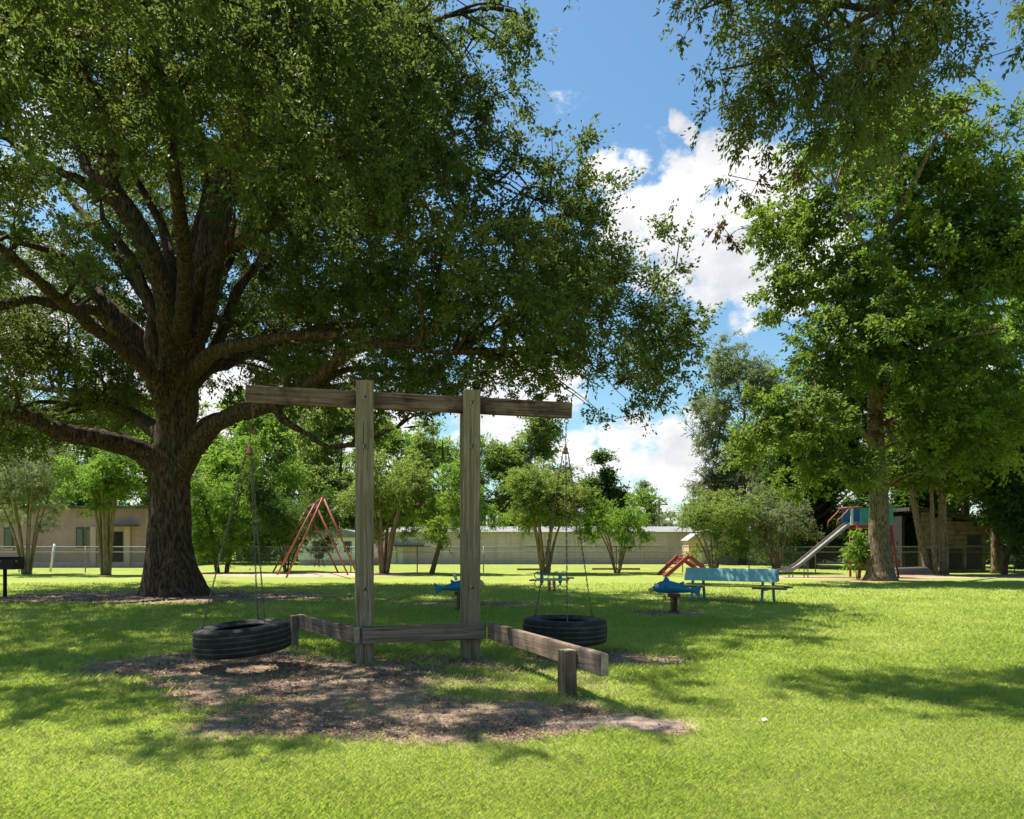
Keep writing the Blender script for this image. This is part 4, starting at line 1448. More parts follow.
# right hand wood
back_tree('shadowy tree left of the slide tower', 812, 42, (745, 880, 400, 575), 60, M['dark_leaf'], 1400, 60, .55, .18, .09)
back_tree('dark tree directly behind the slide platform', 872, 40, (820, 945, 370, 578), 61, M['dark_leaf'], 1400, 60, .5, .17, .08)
back_tree('tall pale leafed tree over the shed roof', 965, 44, (900, 1040, 290, 500), 62, M['myrtle_leaf'], 900, 60, .6, .18, .09)
back_tree('tall bright tree at the right edge of the wood', 1030, 40, (985, 1110, 250, 470), 63, M['bright_leaf'], 700, 60, .55, .18, .09)
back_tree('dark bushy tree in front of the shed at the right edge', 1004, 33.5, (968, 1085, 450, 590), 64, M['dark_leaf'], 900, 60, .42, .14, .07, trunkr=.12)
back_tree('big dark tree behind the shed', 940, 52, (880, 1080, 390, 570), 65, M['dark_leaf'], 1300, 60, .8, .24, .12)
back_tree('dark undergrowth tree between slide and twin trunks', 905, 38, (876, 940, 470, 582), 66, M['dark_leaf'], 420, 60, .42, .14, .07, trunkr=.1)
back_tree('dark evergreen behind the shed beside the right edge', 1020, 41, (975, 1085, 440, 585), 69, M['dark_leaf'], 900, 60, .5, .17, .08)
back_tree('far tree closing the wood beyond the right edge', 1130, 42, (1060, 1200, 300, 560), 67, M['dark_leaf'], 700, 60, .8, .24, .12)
back_tree('far green tree beyond the left edge', -120, 50, (-200, -50, 380, 540), 68, M['myrtle_leaf'], 400, 60, .9, .26, .13)


def bare_trunks(label, pts_list, rad, seed, name='tree_trunk'):
    b = pts_list[0][0].copy()
    b.z = 0
    mb = MB()
    for pts in pts_list:
        q, ro = poly_resample([p - b for p in pts], [rad, rad * .85, rad * .8, rad * .6][:len(pts)], .3)
        mb.tube(q, ro, 9)
    o = mb.build(name, M['pale_bark'])
    o.location = b
    return o


def woods_tree(label, x, d, topx, yt, crown, seed, rad, mat):
    base = Vector(((x - 512) * d / FPX, d, 0))
    limbs = [([base + Vector((0, 0, -.15)), base + Vector((0, 0, .3)), pix(x + (topx - x) * .5, (yt + 575) / 2, d), pix(topx, yt, d)], [rad * 1.5, rad, rad * .85, rad * .6])]
    x0, x1, y0, y1 = crown
    lobes = [L_(x0 + (x1 - x0) * a, y0 + (y1 - y0) * b, d, (x1 - x0) * .28 * d / FPX, 1.2, (y1 - y0) * .28 * d / FPX) for a, b in ((.3, .3), (.7, .35), (.5, .7), (.25, .7), (.75, .75), (.5, .2))]
    make_tree('woodland_tree', label, 'tree', base, limbs, lobes, 320, 60, .45, .17, .08, M['ash_bark'], mat, seed, GB, shell=.2, zmin=2, twig_r=.008, maxr=.1, gap=.3)


woods_tree('slanting pale trunk, first of the three stems left of the shed', 927, 33.5, 908, 470, (880, 950, 400, 490), 71, .17, M['ash_leaf'])
woods_tree('thin upright trunk, middle of the three stems left of the shed', 935, 33, 930, 460, (900, 970, 390, 480), 72, .11, M['dark_leaf'])
woods_tree('thick upright trunk touching the left end of the shed', 943, 33.5, 942, 440, (915, 985, 400, 495), 73, .2, M['ash_leaf'])
woods_tree('tall slim trunk in front of the right end of the shed', 996, 34.5, 992, 420, (960, 1040, 380, 480), 74, .2, M['ash_leaf'])

# far tree belt so the horizon is closed
r_ = np.random.default_rng(90)
n_ = 2600
bx_ = np.concatenate([r_.uniform(-190, 230, n_)])
by_ = 150 + 25 * r_.random(n_) + 0.0 * bx_
bz_ = r_.random(n_) * (3.5 + 5.5 * fbm(bx_ * .06, bx_ * 0 + 2, 1.0))
ctr = np.stack([bx_, by_, bz_], 1)
lv, lt = leaf_cloud(ctr, np.zeros((n_, 3)), 40, 2.2, .9, .6, r_, .1, .8, None, r_.random(n_))
o = link_obj('distant_woods', np_mesh('distant_woods', lv, np.arange(len(lv)).reshape(-1, 4), [M['grey_leaf']], tint=lt))
tag(o, 'low belt of distant trees closing the horizon', 'woods', kind='stuff')

# ------------------------------------------------------------------ swing frame
U = Vector((0.967, 0.255, 0)).normalized()
NF = Vector((U.y, -U.x, 0))             # towards the viewer
PL = Vector((-1.74, 8.84, 0))
PR = PL + U * 1.27
fr = empty('timber_swing_stand', PL, 'weathered timber tyre swing frame, two tall posts, long beam and low zigzag rail', 'swing frame')
ZB0, ZB1 = 2.99, 3.185
for P_, zt in ((PL, 3.29), (PR, 3.25)):
    lam = 0.092
    front = timber('post', P_ + NF * 0.098 + Vector((0, 0, -.25)), P_ + NF * 0.098 + Vector((0, 0, zt)), .20, lam, M['wood_post'], fr, up=NF, endmat=M['endgrain'])
    # middle and rear layers of the laminated post
    timber('post_core', P_ + Vector((0, 0, -.25)), P_ + Vector((0, 0, ZB0 - .004)), .185, lam - .008, M['wood_post'], fr, up=NF)
    timber('post_back', P_ - NF * 0.098 + Vector((0, 0, -.25)), P_ - NF * 0.098 + Vector((0, 0, zt - .03)), .20, lam, M['wood_post'], fr, up=NF)
    for zb in (3.09, 2.52 if P_ is PL else 2.56, .87):
        c = P_ + NF * (0.098 + lam / 2 + .001) + Vector((0, 0, zb)) - fr.location
        mb = MB()
        mt = NF.to_track_quat('Z', 'Y').to_matrix().to_4x4()
        mt.translation = c
        mb.lathe([(0, .0), (.030, .0), (.030, .004), (0, .0041)], 20, mt)
        mb.cur = 1
        mb.lathe([(0, .004), (.017, .004), (.017, .012), (.012, .017), (0, .018)], 6, mt)
        mb.build('bolt', [M['washer'], M['bolt']], fr)
bl = PL - U * 1.325
br_ = PL + U * 2.58
timber('beam', bl + Vector((0, 0, (ZB0 + ZB1) / 2)), br_ + Vector((0, 0, (ZB0 + ZB1) / 2 - .01)), .085, ZB1 - ZB0, M['wood_beam'], fr, endmat=M['endgrain'], warp=.007)
zr = 0.335
rh = 0.195
nf = NF * (0.098 + .046 + .043)
timber('rail', PL + nf - U * .035 + Vector((0, 0, zr)), PR + nf + U * .15 + Vector((0, 0, zr + .01)), .08, rh, M['wood_rail'], fr)
a0 = PL + NF * .20 - U * .095
a1 = Vector((-2.88, 10.12, 0))
timber('rail', a0 + Vector((0, 0, zr + .005)), a1 + Vector((0, 0, zr + .01)), .08, rh, M['wood_rail'], fr, endmat=M['endgrain'])
b0 = PR + nf + U * .205 + NF * .03
b1 = Vector((0.80, 6.42, 0))
timber('rail', b0 + Vector((0, 0, zr + .015)), b1 + Vector((0, 0, zr + .02)), .08, rh, M['wood_rail'], fr, endmat=M['endgrain'])
bd = (b1 - b0).normalized()
bn = Vector((-bd.y, bd.x, 0))
if bn.x > 0:
    bn = -bn
sp_ = b0 + bd * ((b1 - b0).length - .52) + bn * .105
timber('short_post', sp_ + Vector((0, 0, -.2)), sp_ + Vector((0, 0, .425)), .17, .12, M['wood_rail'], fr, up=bn, endmat=M['endgrain'])
ad = (a1 - a0).normalized()
an = Vector((-ad.y, ad.x, 0))
if an.x > 0:
    an = -an
sp_ = a1 - ad * .06 + an * .085
timber('short_post', sp_ + Vector((0, 0, -.2)), sp_ + Vector((0, 0, .435)), .11, .09, M['wood_rail'], fr, up=an)


# ------------------------------------------------------------------ tyre swings
def chain_mesh(p0, p1, link=.052, wr=.0042, wid=.015):
    p0, p1 = Vector(p0), Vector(p1)
    mb = MB()
    L = (p1 - p0).length
    n = max(2, int(L / (link * .78)))
    z = (p1 - p0).normalized()
    x = (Vector((0, 1, 0)).cross(z)).normalized()
    y = z.cross(x)
    for i in range(n):
        c = p0 + (p1 - p0) * ((i + .5) / n)
        s_ = x if i % 2 else y
        pts = []
        for k in range(10):
            a = 2 * math.pi * k / 10
            pts.append(c + z * math.sin(a) * link / 2 + s_ * math.cos(a) * wid / 2)
        mb.tube(pts, wr, 4, closed=True)
    return mb


def tyre_profile(Ro, Ri, W):
    h = W / 2
    pr = []
    # outer tread with grooves, from -h to h
    ng = 4
    tread = []
    nseg = 48
    for i in range(nseg + 1):
        t = -1 + 2 * i / nseg
        z = t * h * .82
        r = Ro - .012 * t * t - (0.012 if min(abs(t - g) for g in (-.66, -.24, .24, .66)) < .035 else 0)
        tread.append((r, z))
    side_t = [(Ro - .03, h * .90), (Ro - .06, h * .97), (Ro - .11, h), (Ro - .16, h * .97), (Ri + .03, h * .86), (Ri + .005, h * .76), (Ri, h * .68)]
    inner = [(Ri + .012, h * .62), (Ri + .05, h * .80), (Ro - .12, h * .88), (Ro - .045, h * .7), (Ro - .03, 0), (Ro - .045, -h * .7), (Ro - .12, -h * .88), (Ri + .05, -h * .80), (Ri + .012, -h * .62)]
    side_b = [(r, -z) for (r, z) in reversed(side_t)]
    return tread + side_t + inner + side_b


def tyre_swing(label, hook, centre, tiltx, tilty, apex, ang0, Ro, W, group):
    root = empty('tyre_swing', (centre[0], centre[1], 0), label, 'tyre swing', group)
    L0 = Vector(root.location)
    mt = Matrix.Translation(Vector(centre) - L0) @ Matrix.Rotation(tiltx, 4, 'X') @ Matrix.Rotation(tilty, 4, 'Y')
    mb = MB()
    mb.lathe(tyre_profile(Ro, Ro * .56, W), 72, None, loop=True)
    # tread blocks: fine shoulder lugs
    ty = mb.build('tyre', M['rubber'], root)
    ty.matrix_local = mt
    hk = Vector(hook) - L0
    ap = Vector(apex) - L0
    mid = hk + (ap - hk) * .32
    # eye bolt and swivel
    mb = MB()
    up = Vector((0, 0, 1))
    mb.tube([hk + up * .06, hk - up * .01], .008, 8)
    ring = [hk - up * .035 + Vector((math.cos(t) * .025, 0, math.sin(t) * .025)) for t in np.linspace(0, 2 * math.pi, 14)[:-1]]
    mb.tube(ring, .006, 6, closed=True)
    mb.build('eye_bolt', M['rustchain'], root)
    chain_mesh(hk - up * .055, ap + up * .09).build('hanging_chain', M['rustchain'], root)
    mb = MB()
    sm = Matrix.Translation(ap)
    mb.lathe([(0, .10), (.012, .10), (.014, .06), (.028, .05), (.030, .0), (.045, -.01), (.045, -.022), (0, -.023)], 16, sm)
    mb.build('swivel', M['rustchain'], root)
    for i in range(3):
        a = ang0 + i * 2 * math.pi / 3
        q = mt @ Vector((math.cos(a) * Ro * .80, math.sin(a) * Ro * .80, W * .5))
        s0 = ap + Vector((math.cos(a) * .04, math.sin(a) * .04, -.02))
        chain_mesh(s0, q + Vector((0, 0, -.03)), wr=.0046).build('chain', M['chain'], root)
        mb = MB()
        e = [q + Vector((math.cos(t) * .022 * math.cos(a), math.cos(t) * .022 * math.sin(a), math.sin(t) * .03 - .005)) for t in np.linspace(0, 2 * math.pi, 12)[:-1]]
        mb.tube(e, .006, 6, closed=True)
        mb.build('shackle', M['chain'], root)
    return root


hkL = bl + U * .09 + Vector((0, 0, ZB0 - .002))
hkR = br_ - U * .07 + Vector((0, 0, ZB0 - .012))
cL = Vector((-3.02, 8.42, .335))
tyre_swing('black tyre swing hanging slightly tilted from the left end of the beam', hkL, cL, R(2.5), R(-4.2), (-2.97, 8.48, 2.42), R(205), .525, .31, 'tyre swings under the timber beam')
cR = Vector((hkR.x - .02, hkR.y, .30))
tyre_swing('black tyre swing hanging level from the right end of the beam', hkR, cR, R(0), R(.5), (hkR.x - .01, hkR.y, 2.55), R(30), .535, .31, 'tyre swings under the timber beam')


# ------------------------------------------------------------------ spring riders
def coil(mb, base, h, r0, turns=6, wire=.018):
    pts = []
    n = turns * 14
    for i in range(n + 1):
        t = i / n
        a = 2 * math.pi * turns * t
        pts.append(Vector(base) + Vector((math.cos(a) * r0, math.sin(a) * r0, h * t)))
    mb.tube(pts, wire, 6)


def fish_rider(label, loc, rz, yellow_face):
    root = empty('spring_rider', Vector(loc), label, 'spring rider', 'fish shaped spring riders', rz)
    kids_shift = -.12
    # body: skin of ellipse sections along local x (head at -x)
    secs = [(x_, z_, a_ * .86, b_ * .86) for (x_, z_, a_, b_) in [(-.47, .60, .012, .02), (-.43, .605, .05, .05), (-.38, .62, .085, .095), (-.30, .635, .115, .13), (-.20, .645, .13, .15), (-.08, .64, .13, .145),
            (.05, .625, .11, .12), (.16, .605, .085, .095), (.26, .585, .055, .065), (.34, .57, .035, .045), (.38, .565, .03, .042)]]
    n = 18
    vs, fs = [], []
    for (x, z, ry, rz_) in secs:
        for k in range(n):
            a = 2 * math.pi * k / n
            vs.append((x, math.cos(a) * ry, z + math.sin(a) * rz_))
    for i in range(len(secs) - 1):
        for k in range(n):
            k2 = (k + 1) % n
            fs.append((i * n + k, i * n + k2, (i + 1) * n + k2, (i + 1) * n + k))
    fs.append(tuple(range(n)))
    fs.append(tuple((len(secs) - 1) * n + k for k in range(n)))
    mb = MB()
    mb._add(vs, fs, True)
    body = mb.build('body', M['blue_rider'], root)
    mb = MB()
    mb.prism([(.33, -.022, .605), (.33, -.022, .535), (.42, -.022, .49), (.50, -.022, .40), (.485, -.022, .53), (.53, -.022, .70), (.43, -.022, .64)], (0, .044, 0))
    mb.build('tail', M['blue_rider'], root, bevel=.012)
    mb = MB()
    mb.prism([(-.24, -.02, .76), (-.19, -.02, .86), (-.14, -.02, .83), (-.10, -.02, .76)], (0, .04, 0))
    mb.build('fin', M['blue_rider'], root, bevel=.012)
    mb = MB()
    mb.prism([(.08, -.02, .72), (.18, -.02, .76), (.17, -.02, .68), (.14, -.02, .65)], (0, .04, 0))
    mb.build('fin', M['blue_rider'], root, bevel=.01)
    mb = MB()
    if yellow_face:
        mb.lathe([(0, 0), (.05, .0), (.11, .05), (.15, .13), (.155, .17)], 20, Matrix.Translation((-.53, 0, .63)) @ Matrix.Rotation(R(90), 4, 'Y'))
        mb.build('yellow_snout', M['yellow'], root)
        mb = MB()
        mb.tube([(.05, 0, .74), (.10, 0, .86), (.10, 0, .90)], .03, 8)
        mb.build('backrest', M['white'], root)
    else:
        mb.lathe([(0, 0), (.02, .005), (.032, .03), (.045, .10)], 16, Matrix.Translation((-.53, 0, .585)) @ Matrix.Rotation(R(90), 4, 'Y'))
        mb.build('beak', M['yellow'], root)
    for s in (-1, 1):
        mb = MB()
        cy = s * .098
        mb.lathe([(0, .016), (.032, .010), (.040, 0)], 14, Matrix.Translation((-.365, cy, .665)) @ Matrix.Rotation(R(-90 * s), 4, 'X'))
        e = mb.build('eye', M['white'], root)
        mb = MB()
        mb.lathe([(0, .018), (.010, .016), (.014, .01)], 12, Matrix.Translation((-.367, cy, .665)) @ Matrix.Rotation(R(-90 * s), 4, 'X'))
        mb.build('pupil', M['eye'], e)
    mb = MB()
    mb.tube([(-.20, -.30, .66), (-.20, .30, .66)], .014, 8)
    mb.build('handlebar', M['spring'], root)
    mb = MB()
    mb.tube([(-.22, -.28, .42), (-.20, 0, .46), (-.22, .28, .42)], .014, 8)
    mb.build('footrest', M['spring'], root)
    mb = MB()
    coil(mb, (-.02, 0, .17), .28, .062, 8, .014)
    mb.build('spring', M['spring'], root)
    mb = MB()
    mb.box((-.14, -.08, .44), (.10, .08, .51))
    mb.build('bracket', M['spring'], root, bevel=.01)
    mb = MB()
    mb.lathe([(0, .055), (.10, .055), (.12, .03), (.12, -.05)], 20, Matrix.Translation((-.02, 0, .12)))
    mb.build('base_plate', M['spring'], root)
    for c in bpy.data.objects:
        if c.parent == root:
            c.location.z += kids_shift
    return root


g = gnd(675, 613)
fish_rider('blue fish shaped spring rider with pointed yellow beak in front of the bench', (g.x, g.y, 0), R(-6), False)
g = gnd(459, 610)
fish_rider('blue fish shaped spring rider with yellow face half hidden behind the right post', (g.x, g.y, 0), R(184), True)

# flower ring rider
g = gnd(552, 591.5)
root = empty('ring_rider', (g.x, g.y, 0), 'pale teal two seat spring rider with round loops, seen above the right tyre', 'spring rider', None, R(8))
mb = MB()
mb.box((-.60, -.05, .50), (.50, .05, .55))
mb.build('spine', M['teal_light'], root, bevel=.01)
for sx in (-.30, .24):
    mb = MB()
    for (dx, dz) in ((-.11, .13), (.11, .13), (-.11, -.11), (.11, -.11)):
        ring = [Vector((sx + dx + math.cos(t) * .10, 0, .53 + dz + math.sin(t) * .10)) for t in np.linspace(0, 2 * math.pi, 19)[:-1]]
        mb.tube(ring, .014, 6, closed=True)
    mb.tube([(sx, 0, .44), (sx, 0, .70)], .05, 10)
    mb.build('loop_handle', M['teal'] if sx > 0 else M['blue_rider'], root)
mb = MB()
mb.box((.44, -.09, .555), (.64, .09, .60))
mb.build('seat', M['spring'], root, bevel=.015)
mb = MB()
mb.box((-.66, -.09, .50), (-.52, .09, .54))
mb.build('seat', M['spring'], root, bevel=.015)
mb = MB()
mb.box((-.14, -.03, .552), (.12, .03, .575))
mb.build('grip', M['yellow'], root, bevel=.008)
for sx in (-.08, .06):
    mb = MB()
    coil(mb, (sx, 0, .19), .31, .045, 7, .012)
    mb.build('spring', M['redpale'], root)

for c in bpy.data.objects:
    if c.parent == root:
        c.location.z -= .19

# ------------------------------------------------------------------ bench
g = gnd(733, 602)
BD = 17.8
root = empty('park_bench', ((732 - 512) * BD / FPX, BD, 0), 'long pale blue double bench with tent shaped backrest and yellow seat boards', 'bench', None, R(-29))
root.scale = (1.03, 1, 1)
mb = MB()
mb.prism([(-1.06, -.22, .50), (-1.06, .20, .50), (-1.06, .035, .80), (-1.06, -.055, .80)], (2.06, 0, 0))
mb.build('backrest', [M['teal_light']], root, bevel=.008)
mb = MB()
mb.prism([(1.003, -.21, .51), (1.003, .19, .51), (1.003, .03, .79), (1.003, -.05, .79)], (.012, 0, 0))
mb.build('end_board', M['teal_dark'], root)
for s in (-1, 1):
    mb = MB()
    y0 = -.50 if s < 0 else .26
    mb.box((-1.14, y0, .385), (1.18, y0 + .24, .41))
    mb.build('seat', M['yellow'], root, bevel=.005)
    for xx in (-.92, .90):
        mb = MB()
        mb.box((xx - .36, y0 + .02, .345), (xx + .36, y0 + .22, .384))
        mb.build('seat_support', M['seat_dark'], root)
for xx in (-.78, .80):
    for s in (-1, 1):
        mb = MB()
        mb.bar((xx + s * .09, s * .26 - .02, -.05), (xx + s * .09, s * .10 - .02, .60), .055, .055)
        mb.build('leg', M['teal'], root, bevel=.004)
    mb = MB()
    mb.box((xx - .03, -.45, .31), (xx + .03, .47, .344))
    mb.build('cross_brace', M['teal'], root)

# ------------------------------------------------------------------ red climber
DR = 32.0
root = empty('red_climber', ((682 - 512) * DR / FPX, DR, 0), 'low red climber of four leaning beams behind the fish rider', 'climber')
ox = root.location.x


def cl(x, y, d):
    p = pix(x, y, d)
    return Vector((p.x - ox, p.y - DR, max(0.0, p.z)))


for (x0, x1, x2, d_, yt) in ((664, 689, 709, 31.5, 556), (657, 678, 700, 33.0, 556)):
    a = Vector(((x0 - 512) * d_ / FPX - ox, d_ - DR, -.05))
    b = cl(x1, yt, d_)
    c = Vector(((x2 + 6 - 512) * d_ / FPX - ox, d_ - DR, -.05))
    mb = MB()
    mb.bar(a, b, .17, .16)
    mb.build('beam', M['red'], root, bevel=.015)
    mb = MB()
    mb.bar(b + Vector((.02, .0, -.01)), c, .165, .155)
    mb.build('beam', M['red'], root, bevel=.015)
a = cl(689, 558, 31.5)
b = cl(678, 558, 33.0)
mb = MB()
mb.tube([a, b], .05, 10)
mb.build('ridge_pipe', M['red'], root)
for k, t in enumerate((.25, .5, .75)):
    p0 = Vector(((664 - 512) * 31.5 / FPX - ox, 31.5 - DR, -.05)).lerp(a, t)
    p1 = Vector(((657 - 512) * 33.0 / FPX - ox, 33.0 - DR, -.05)).lerp(b, t)
    mb = MB()
    mb.tube([p0, p1], .025, 8)
    mb.build('rung', M['red'], root)

# ------------------------------------------------------------------ red swing set
near = (Vector(((322 - 512) * 30 / FPX, 30, 3.24)), Vector(((285 - 512) * 30 / FPX, 30, 0)), Vector(((362 - 512) * 30 / FPX, 30, 0)))
root = empty('swing_set', (near[0].x, 30, 0), 'tall red pipe swing set with three leaning end frames behind the oak', 'swing set')
o0 = Vector(root.location)
tops = []
for (ax, ay, d_, lx, rx_) in ((323, 497, 30.0, 285, 360), (315, 503.5, 33.0, 276, 349), (307, 508, 36.0, 272, 339)):
    ap = pix(ax, ay, d_) - o0
    tops.append(ap)
    for lx_ in (lx, rx_):
        f0 = Vector(((lx_ - 512) * d_ / FPX, d_, -.1)) - o0
        mb = MB()
        mb.tube([f0, ap], .038, 10)
        mb.build('leg', M['redpale'], root)
    l0 = Vector(((lx - 512) * d_ / FPX, d_, 0)) - o0
    r0 = Vector(((rx_ - 512) * d_ / FPX, d_, 0)) - o0
mb = MB()
mb.tube([tops[0] + (tops[0] - tops[2]) * .01, tops[1], tops[2]], .045, 10)
mb.build('top_bar', M['redpale'], root)
for t in (.35, .62):
    p = tops[0].lerp(tops[2], t)
    q = o0 + p
    sw = empty('swing', (q.x, q.y, 0), 'swing seat on two chains under the %s part of the red frame' % ('nearer' if t < .5 else 'farther'), 'swing', 'seats of the red swing set')
    mb = MB()
    mb.box((-.10, -.24, .52), (.10, .24, .55))
    mb.build('seat', M['black_iron'], sw, bevel=.01)
    for s in (-1, 1):
        chain_mesh((0, s * .22, q.z - .05), (0, s * .22, .54), link=.07, wr=.005, wid=.02).build('chain', M['chain'], sw)

# ------------------------------------------------------------------ slide
DS = 30.6
root = empty('playground_slide', (14.0, DS, 0), 'metal slide with blue walled red platform half hidden behind the tall tree', 'slide')
so = Vector(root.location)


def sl(x, y, dy=0.0):
    return pix(x, y, DS + dy) - so


HW = .28
chute = [sl(780, 571.5), sl(790, 570), sl(797, 566), sl(805, 559.5), sl(820, 547), sl(836, 534), sl(848, 524.5), sl(856, 524)]
cp, _ = poly_resample(chute, [0] * len(chute), .25)
mb = MB()
vs, fs = [], []
prof = [(-HW - .03, .07), (-HW - .03, .10), (-HW, .10), (-HW, .0), (HW, 0), (HW, .10), (HW + .03, .10), (HW + .03, .07), (HW + .03, -.04), (-HW - .03, -.04)]
for p in cp:
    for (yy, zz) in prof:
        vs.append(p + Vector((0, yy, zz)))
K = len(prof)
for i in range(len(cp) - 1):
    for k in range(K):
        k2 = (k + 1) % K
        fs.append((i * K + k, i * K + k2, (i + 1) * K + k2, (i + 1) * K + k))
mb._add(vs, fs)
mb.build('chute', M['steel'], root)
pz = sl(0, 525).z
px0 = sl(852, 0).x
px1 = px0 + 1.45
mb = MB()
mb.box((px0, -.45, pz - .14), (px1, .45, pz - .01))
mb.build('platform', M['red'], root, bevel=.01)
mb = MB()
mb.box((px0 + .12, -.47, pz), (px1, -.445, pz + .68))
mb.build('side_panel', M['teal_panel'], root, bevel=.005)
mb = MB()
mb.box((px0 - .2, .445, pz), (px1, .47, pz + .68))
mb.build('side_panel', M['blue_panel'], root, bevel=.005)
mb = MB()
mb.box((px0 - .26, -.47, pz - .02), (px0 - .16, -.43, pz + .66))
mb.build('corner_post', M['white'], root, bevel=.005)
for yy in (-.44, .44):
    mb = MB()
    mb.tube([sl(832, 526) + Vector((0, yy, 0)), sl(833, 521) + Vector((0, yy, 0)), sl(842, 512) + Vector((0, yy, 0)), sl(845, 508) + Vector((0, yy, 0)), sl(857, 507.5) + Vector((0, yy, 0))], .028, 8)
    mb.build('handrail', M['redpale'], root)
mb = MB()
mb.tube([sl(843, 508) + Vector((0, -.44, 0)), sl(843, 508) + Vector((0, .44, 0))], .028, 8)
mb.build('handrail', M['redpale'], root)
for (xx, yy) in ((px0 + .12, -.42), (px0 + .12, .42), (px1 - .1, -.42), (px1 - .1, .42)):
    mb = MB()
    mb.tube([(xx, yy, -.1), (xx, yy, pz - .1)], .045, 10)
    mb.build('leg', M['red'], root)
lt0 = Vector((px1, 0, pz))
lb0 = Vector((px1 + .3, 0, 0))
for s in (-1, 1):
    mb = MB()
    mb.tube([lb0 + Vector((0, s * .3, -.05)), lt0 + Vector((0, s * .3, .0)), lt0 + Vector((-.1, s * .3, .7))], .04, 8)
    mb.build('ladder_rail', M['red'], root)
for k in range(6):
    p = lb0.lerp(lt0, (k + 1) / 7)
    mb = MB()
    mb.box((p.x - .06, -.3, p.z - .015), (p.x + .06, .3, p.z + .015))
    mb.build('step', M['red'], root)
for t in (791, 806):
    q = sl(t, 569 if t < 800 else 558)
    for s in (-1, 1):
        mb = MB()
        mb.tube([(q.x, s * .2, -.05), (q.x, s * .2, q.z - .02)], .022, 8)
        mb.build('chute_support', M['galv'], root)

# ------------------------------------------------------------------ grill
root = empty('park_grill', ((5 - 512) * 19.4 / FPX, 19.4, 0), 'black box charcoal grill on a single post at the left edge', 'grill')
mb = MB()
mb.tube([(0, 0, -.1), (0, 0, .72)], .045, 12)
mb.build('post', M['black_iron'], root)
mb = MB()
x0, x1, y0, y1, z0, z1 = -.40, .36, -.22, .22, .72, 1.02
mb.box((x0, y0, z0), (x1, y1, z0 + .02))
mb.box((x0, y1 - .012, z0 + .021), (x1, y1, z1 + .02))
mb.box((x0, y0, z0 + .021), (x0 + .012, y1 - .013, z1))
mb.box((x1 - .012, y0, z0 + .021), (x1, y1 - .013, z1))
mb.box((x0 + .013, y0, z0 + .021), (x1 - .013, y0 + .012, z1 - .04))
mb.build('firebox', M['black_iron'], root)
mb = MB()
for k in range(14):
    xx = x0 + .04 + k * (x1 - x0 - .08) / 13
    mb.tube([(xx, y0 + .02, z1 - .02), (xx, y1 - .02, z1 - .02)], .006, 6)
mb.build('grate', M['black_iron'], root)
for s in (-1, 1):
    mb = MB()
    mb.tube([(s * .2 + .28, -.26, .93), (s * .2 + .28, -.30, .93)], .02, 8)
    mb.build('handle', M['galv'], root)

# ------------------------------------------------------------------ chain link fence
FD = 35.6
fx0, fx1 = -36.0, 27.0
root = empty('chain_link_fence', (0, FD, 0), 'low grey chain link fence running along the back of the park', 'fence')
mb = MB()
zz = 0.0
step_ = .11
hh = 1.17
n = int((fx1 - fx0) / step_)
for i in range(n):
    xa = fx0 + i * step_
    for s in (1, -1):
        x0_, x1_ = (xa, xa + hh) if s > 0 else (xa + hh, xa)
        if max(x0_, x1_) > fx1:
            continue
        a = Vector((x0_, s * .003, .04))
        b = Vector((x1_, s * .003, .04 + hh))
        mb._add([a + Vector((-.003, 0, 0)), a + Vector((.003, 0, 0)), b + Vector((.003, 0, 0)), b + Vector((-.003, 0, 0))], [(0, 1, 2, 3)])
mb.build('wire_mesh', M['galv'], root, fix=False)
k = 0
x = fx0
while x <= fx1:
    mb = MB()
    mb.tube([(x, 0, -.1), (x, 0, 1.25)], .028, 8)
    mb.build('post', M['galv'], root)
    x += 3.15
for z_ in (1.22,):
    mb = MB()
    mb.tube([(fx0, 0, z_), (fx1, 0, z_)], .022, 8)
    mb.build('rail', M['galv'], root)
mb = MB()
mb.tube([(fx0, .05, .97), (fx1, .05, .97)], .014, 8)
mb.build('rail', M['galv'], root)

# pale slanted pipe by the left crape myrtle, and a low landscape timber kerb by the fence
mb = MB()
mb.tube([(0, 0, -.1), (.22, 0, 1.35)], .05, 10)
mb.cur = 0
o = mb.build('white_pipe', M['white'])
o.location = ((50 - 512) * 36.8 / FPX, 36.8, 0)
tag(o, 'short leaning white pipe standing in the grass at far left', 'pipe')
for (xa, xb, y_, lb) in ((517, 551, 38.6, 'brown timber edging lying in the grass behind the pink tipped myrtle'), (592, 640, 39.2, 'brown timber edging lying in the grass behind the small bright myrtle')):
    mb = MB()
    X0, X1 = (xa - 512) * y_ / FPX, (xb - 512) * y_ / FPX
    mb.box((0, -.09, -.02), (X1 - X0, .09, .10))
    o = mb.build('edging_timber', M['curbwood'], bevel=.02)
    o.location = (X0, y_, 0)
    tag(o, lb, 'timber edging')

# ------------------------------------------------------------------ buildings
def box_part(name, lo, hi, mat, parent, bevel=0):
    mb = MB()
    mb.box(lo, hi)
    return mb.build(name, mat, parent, bevel=bevel)


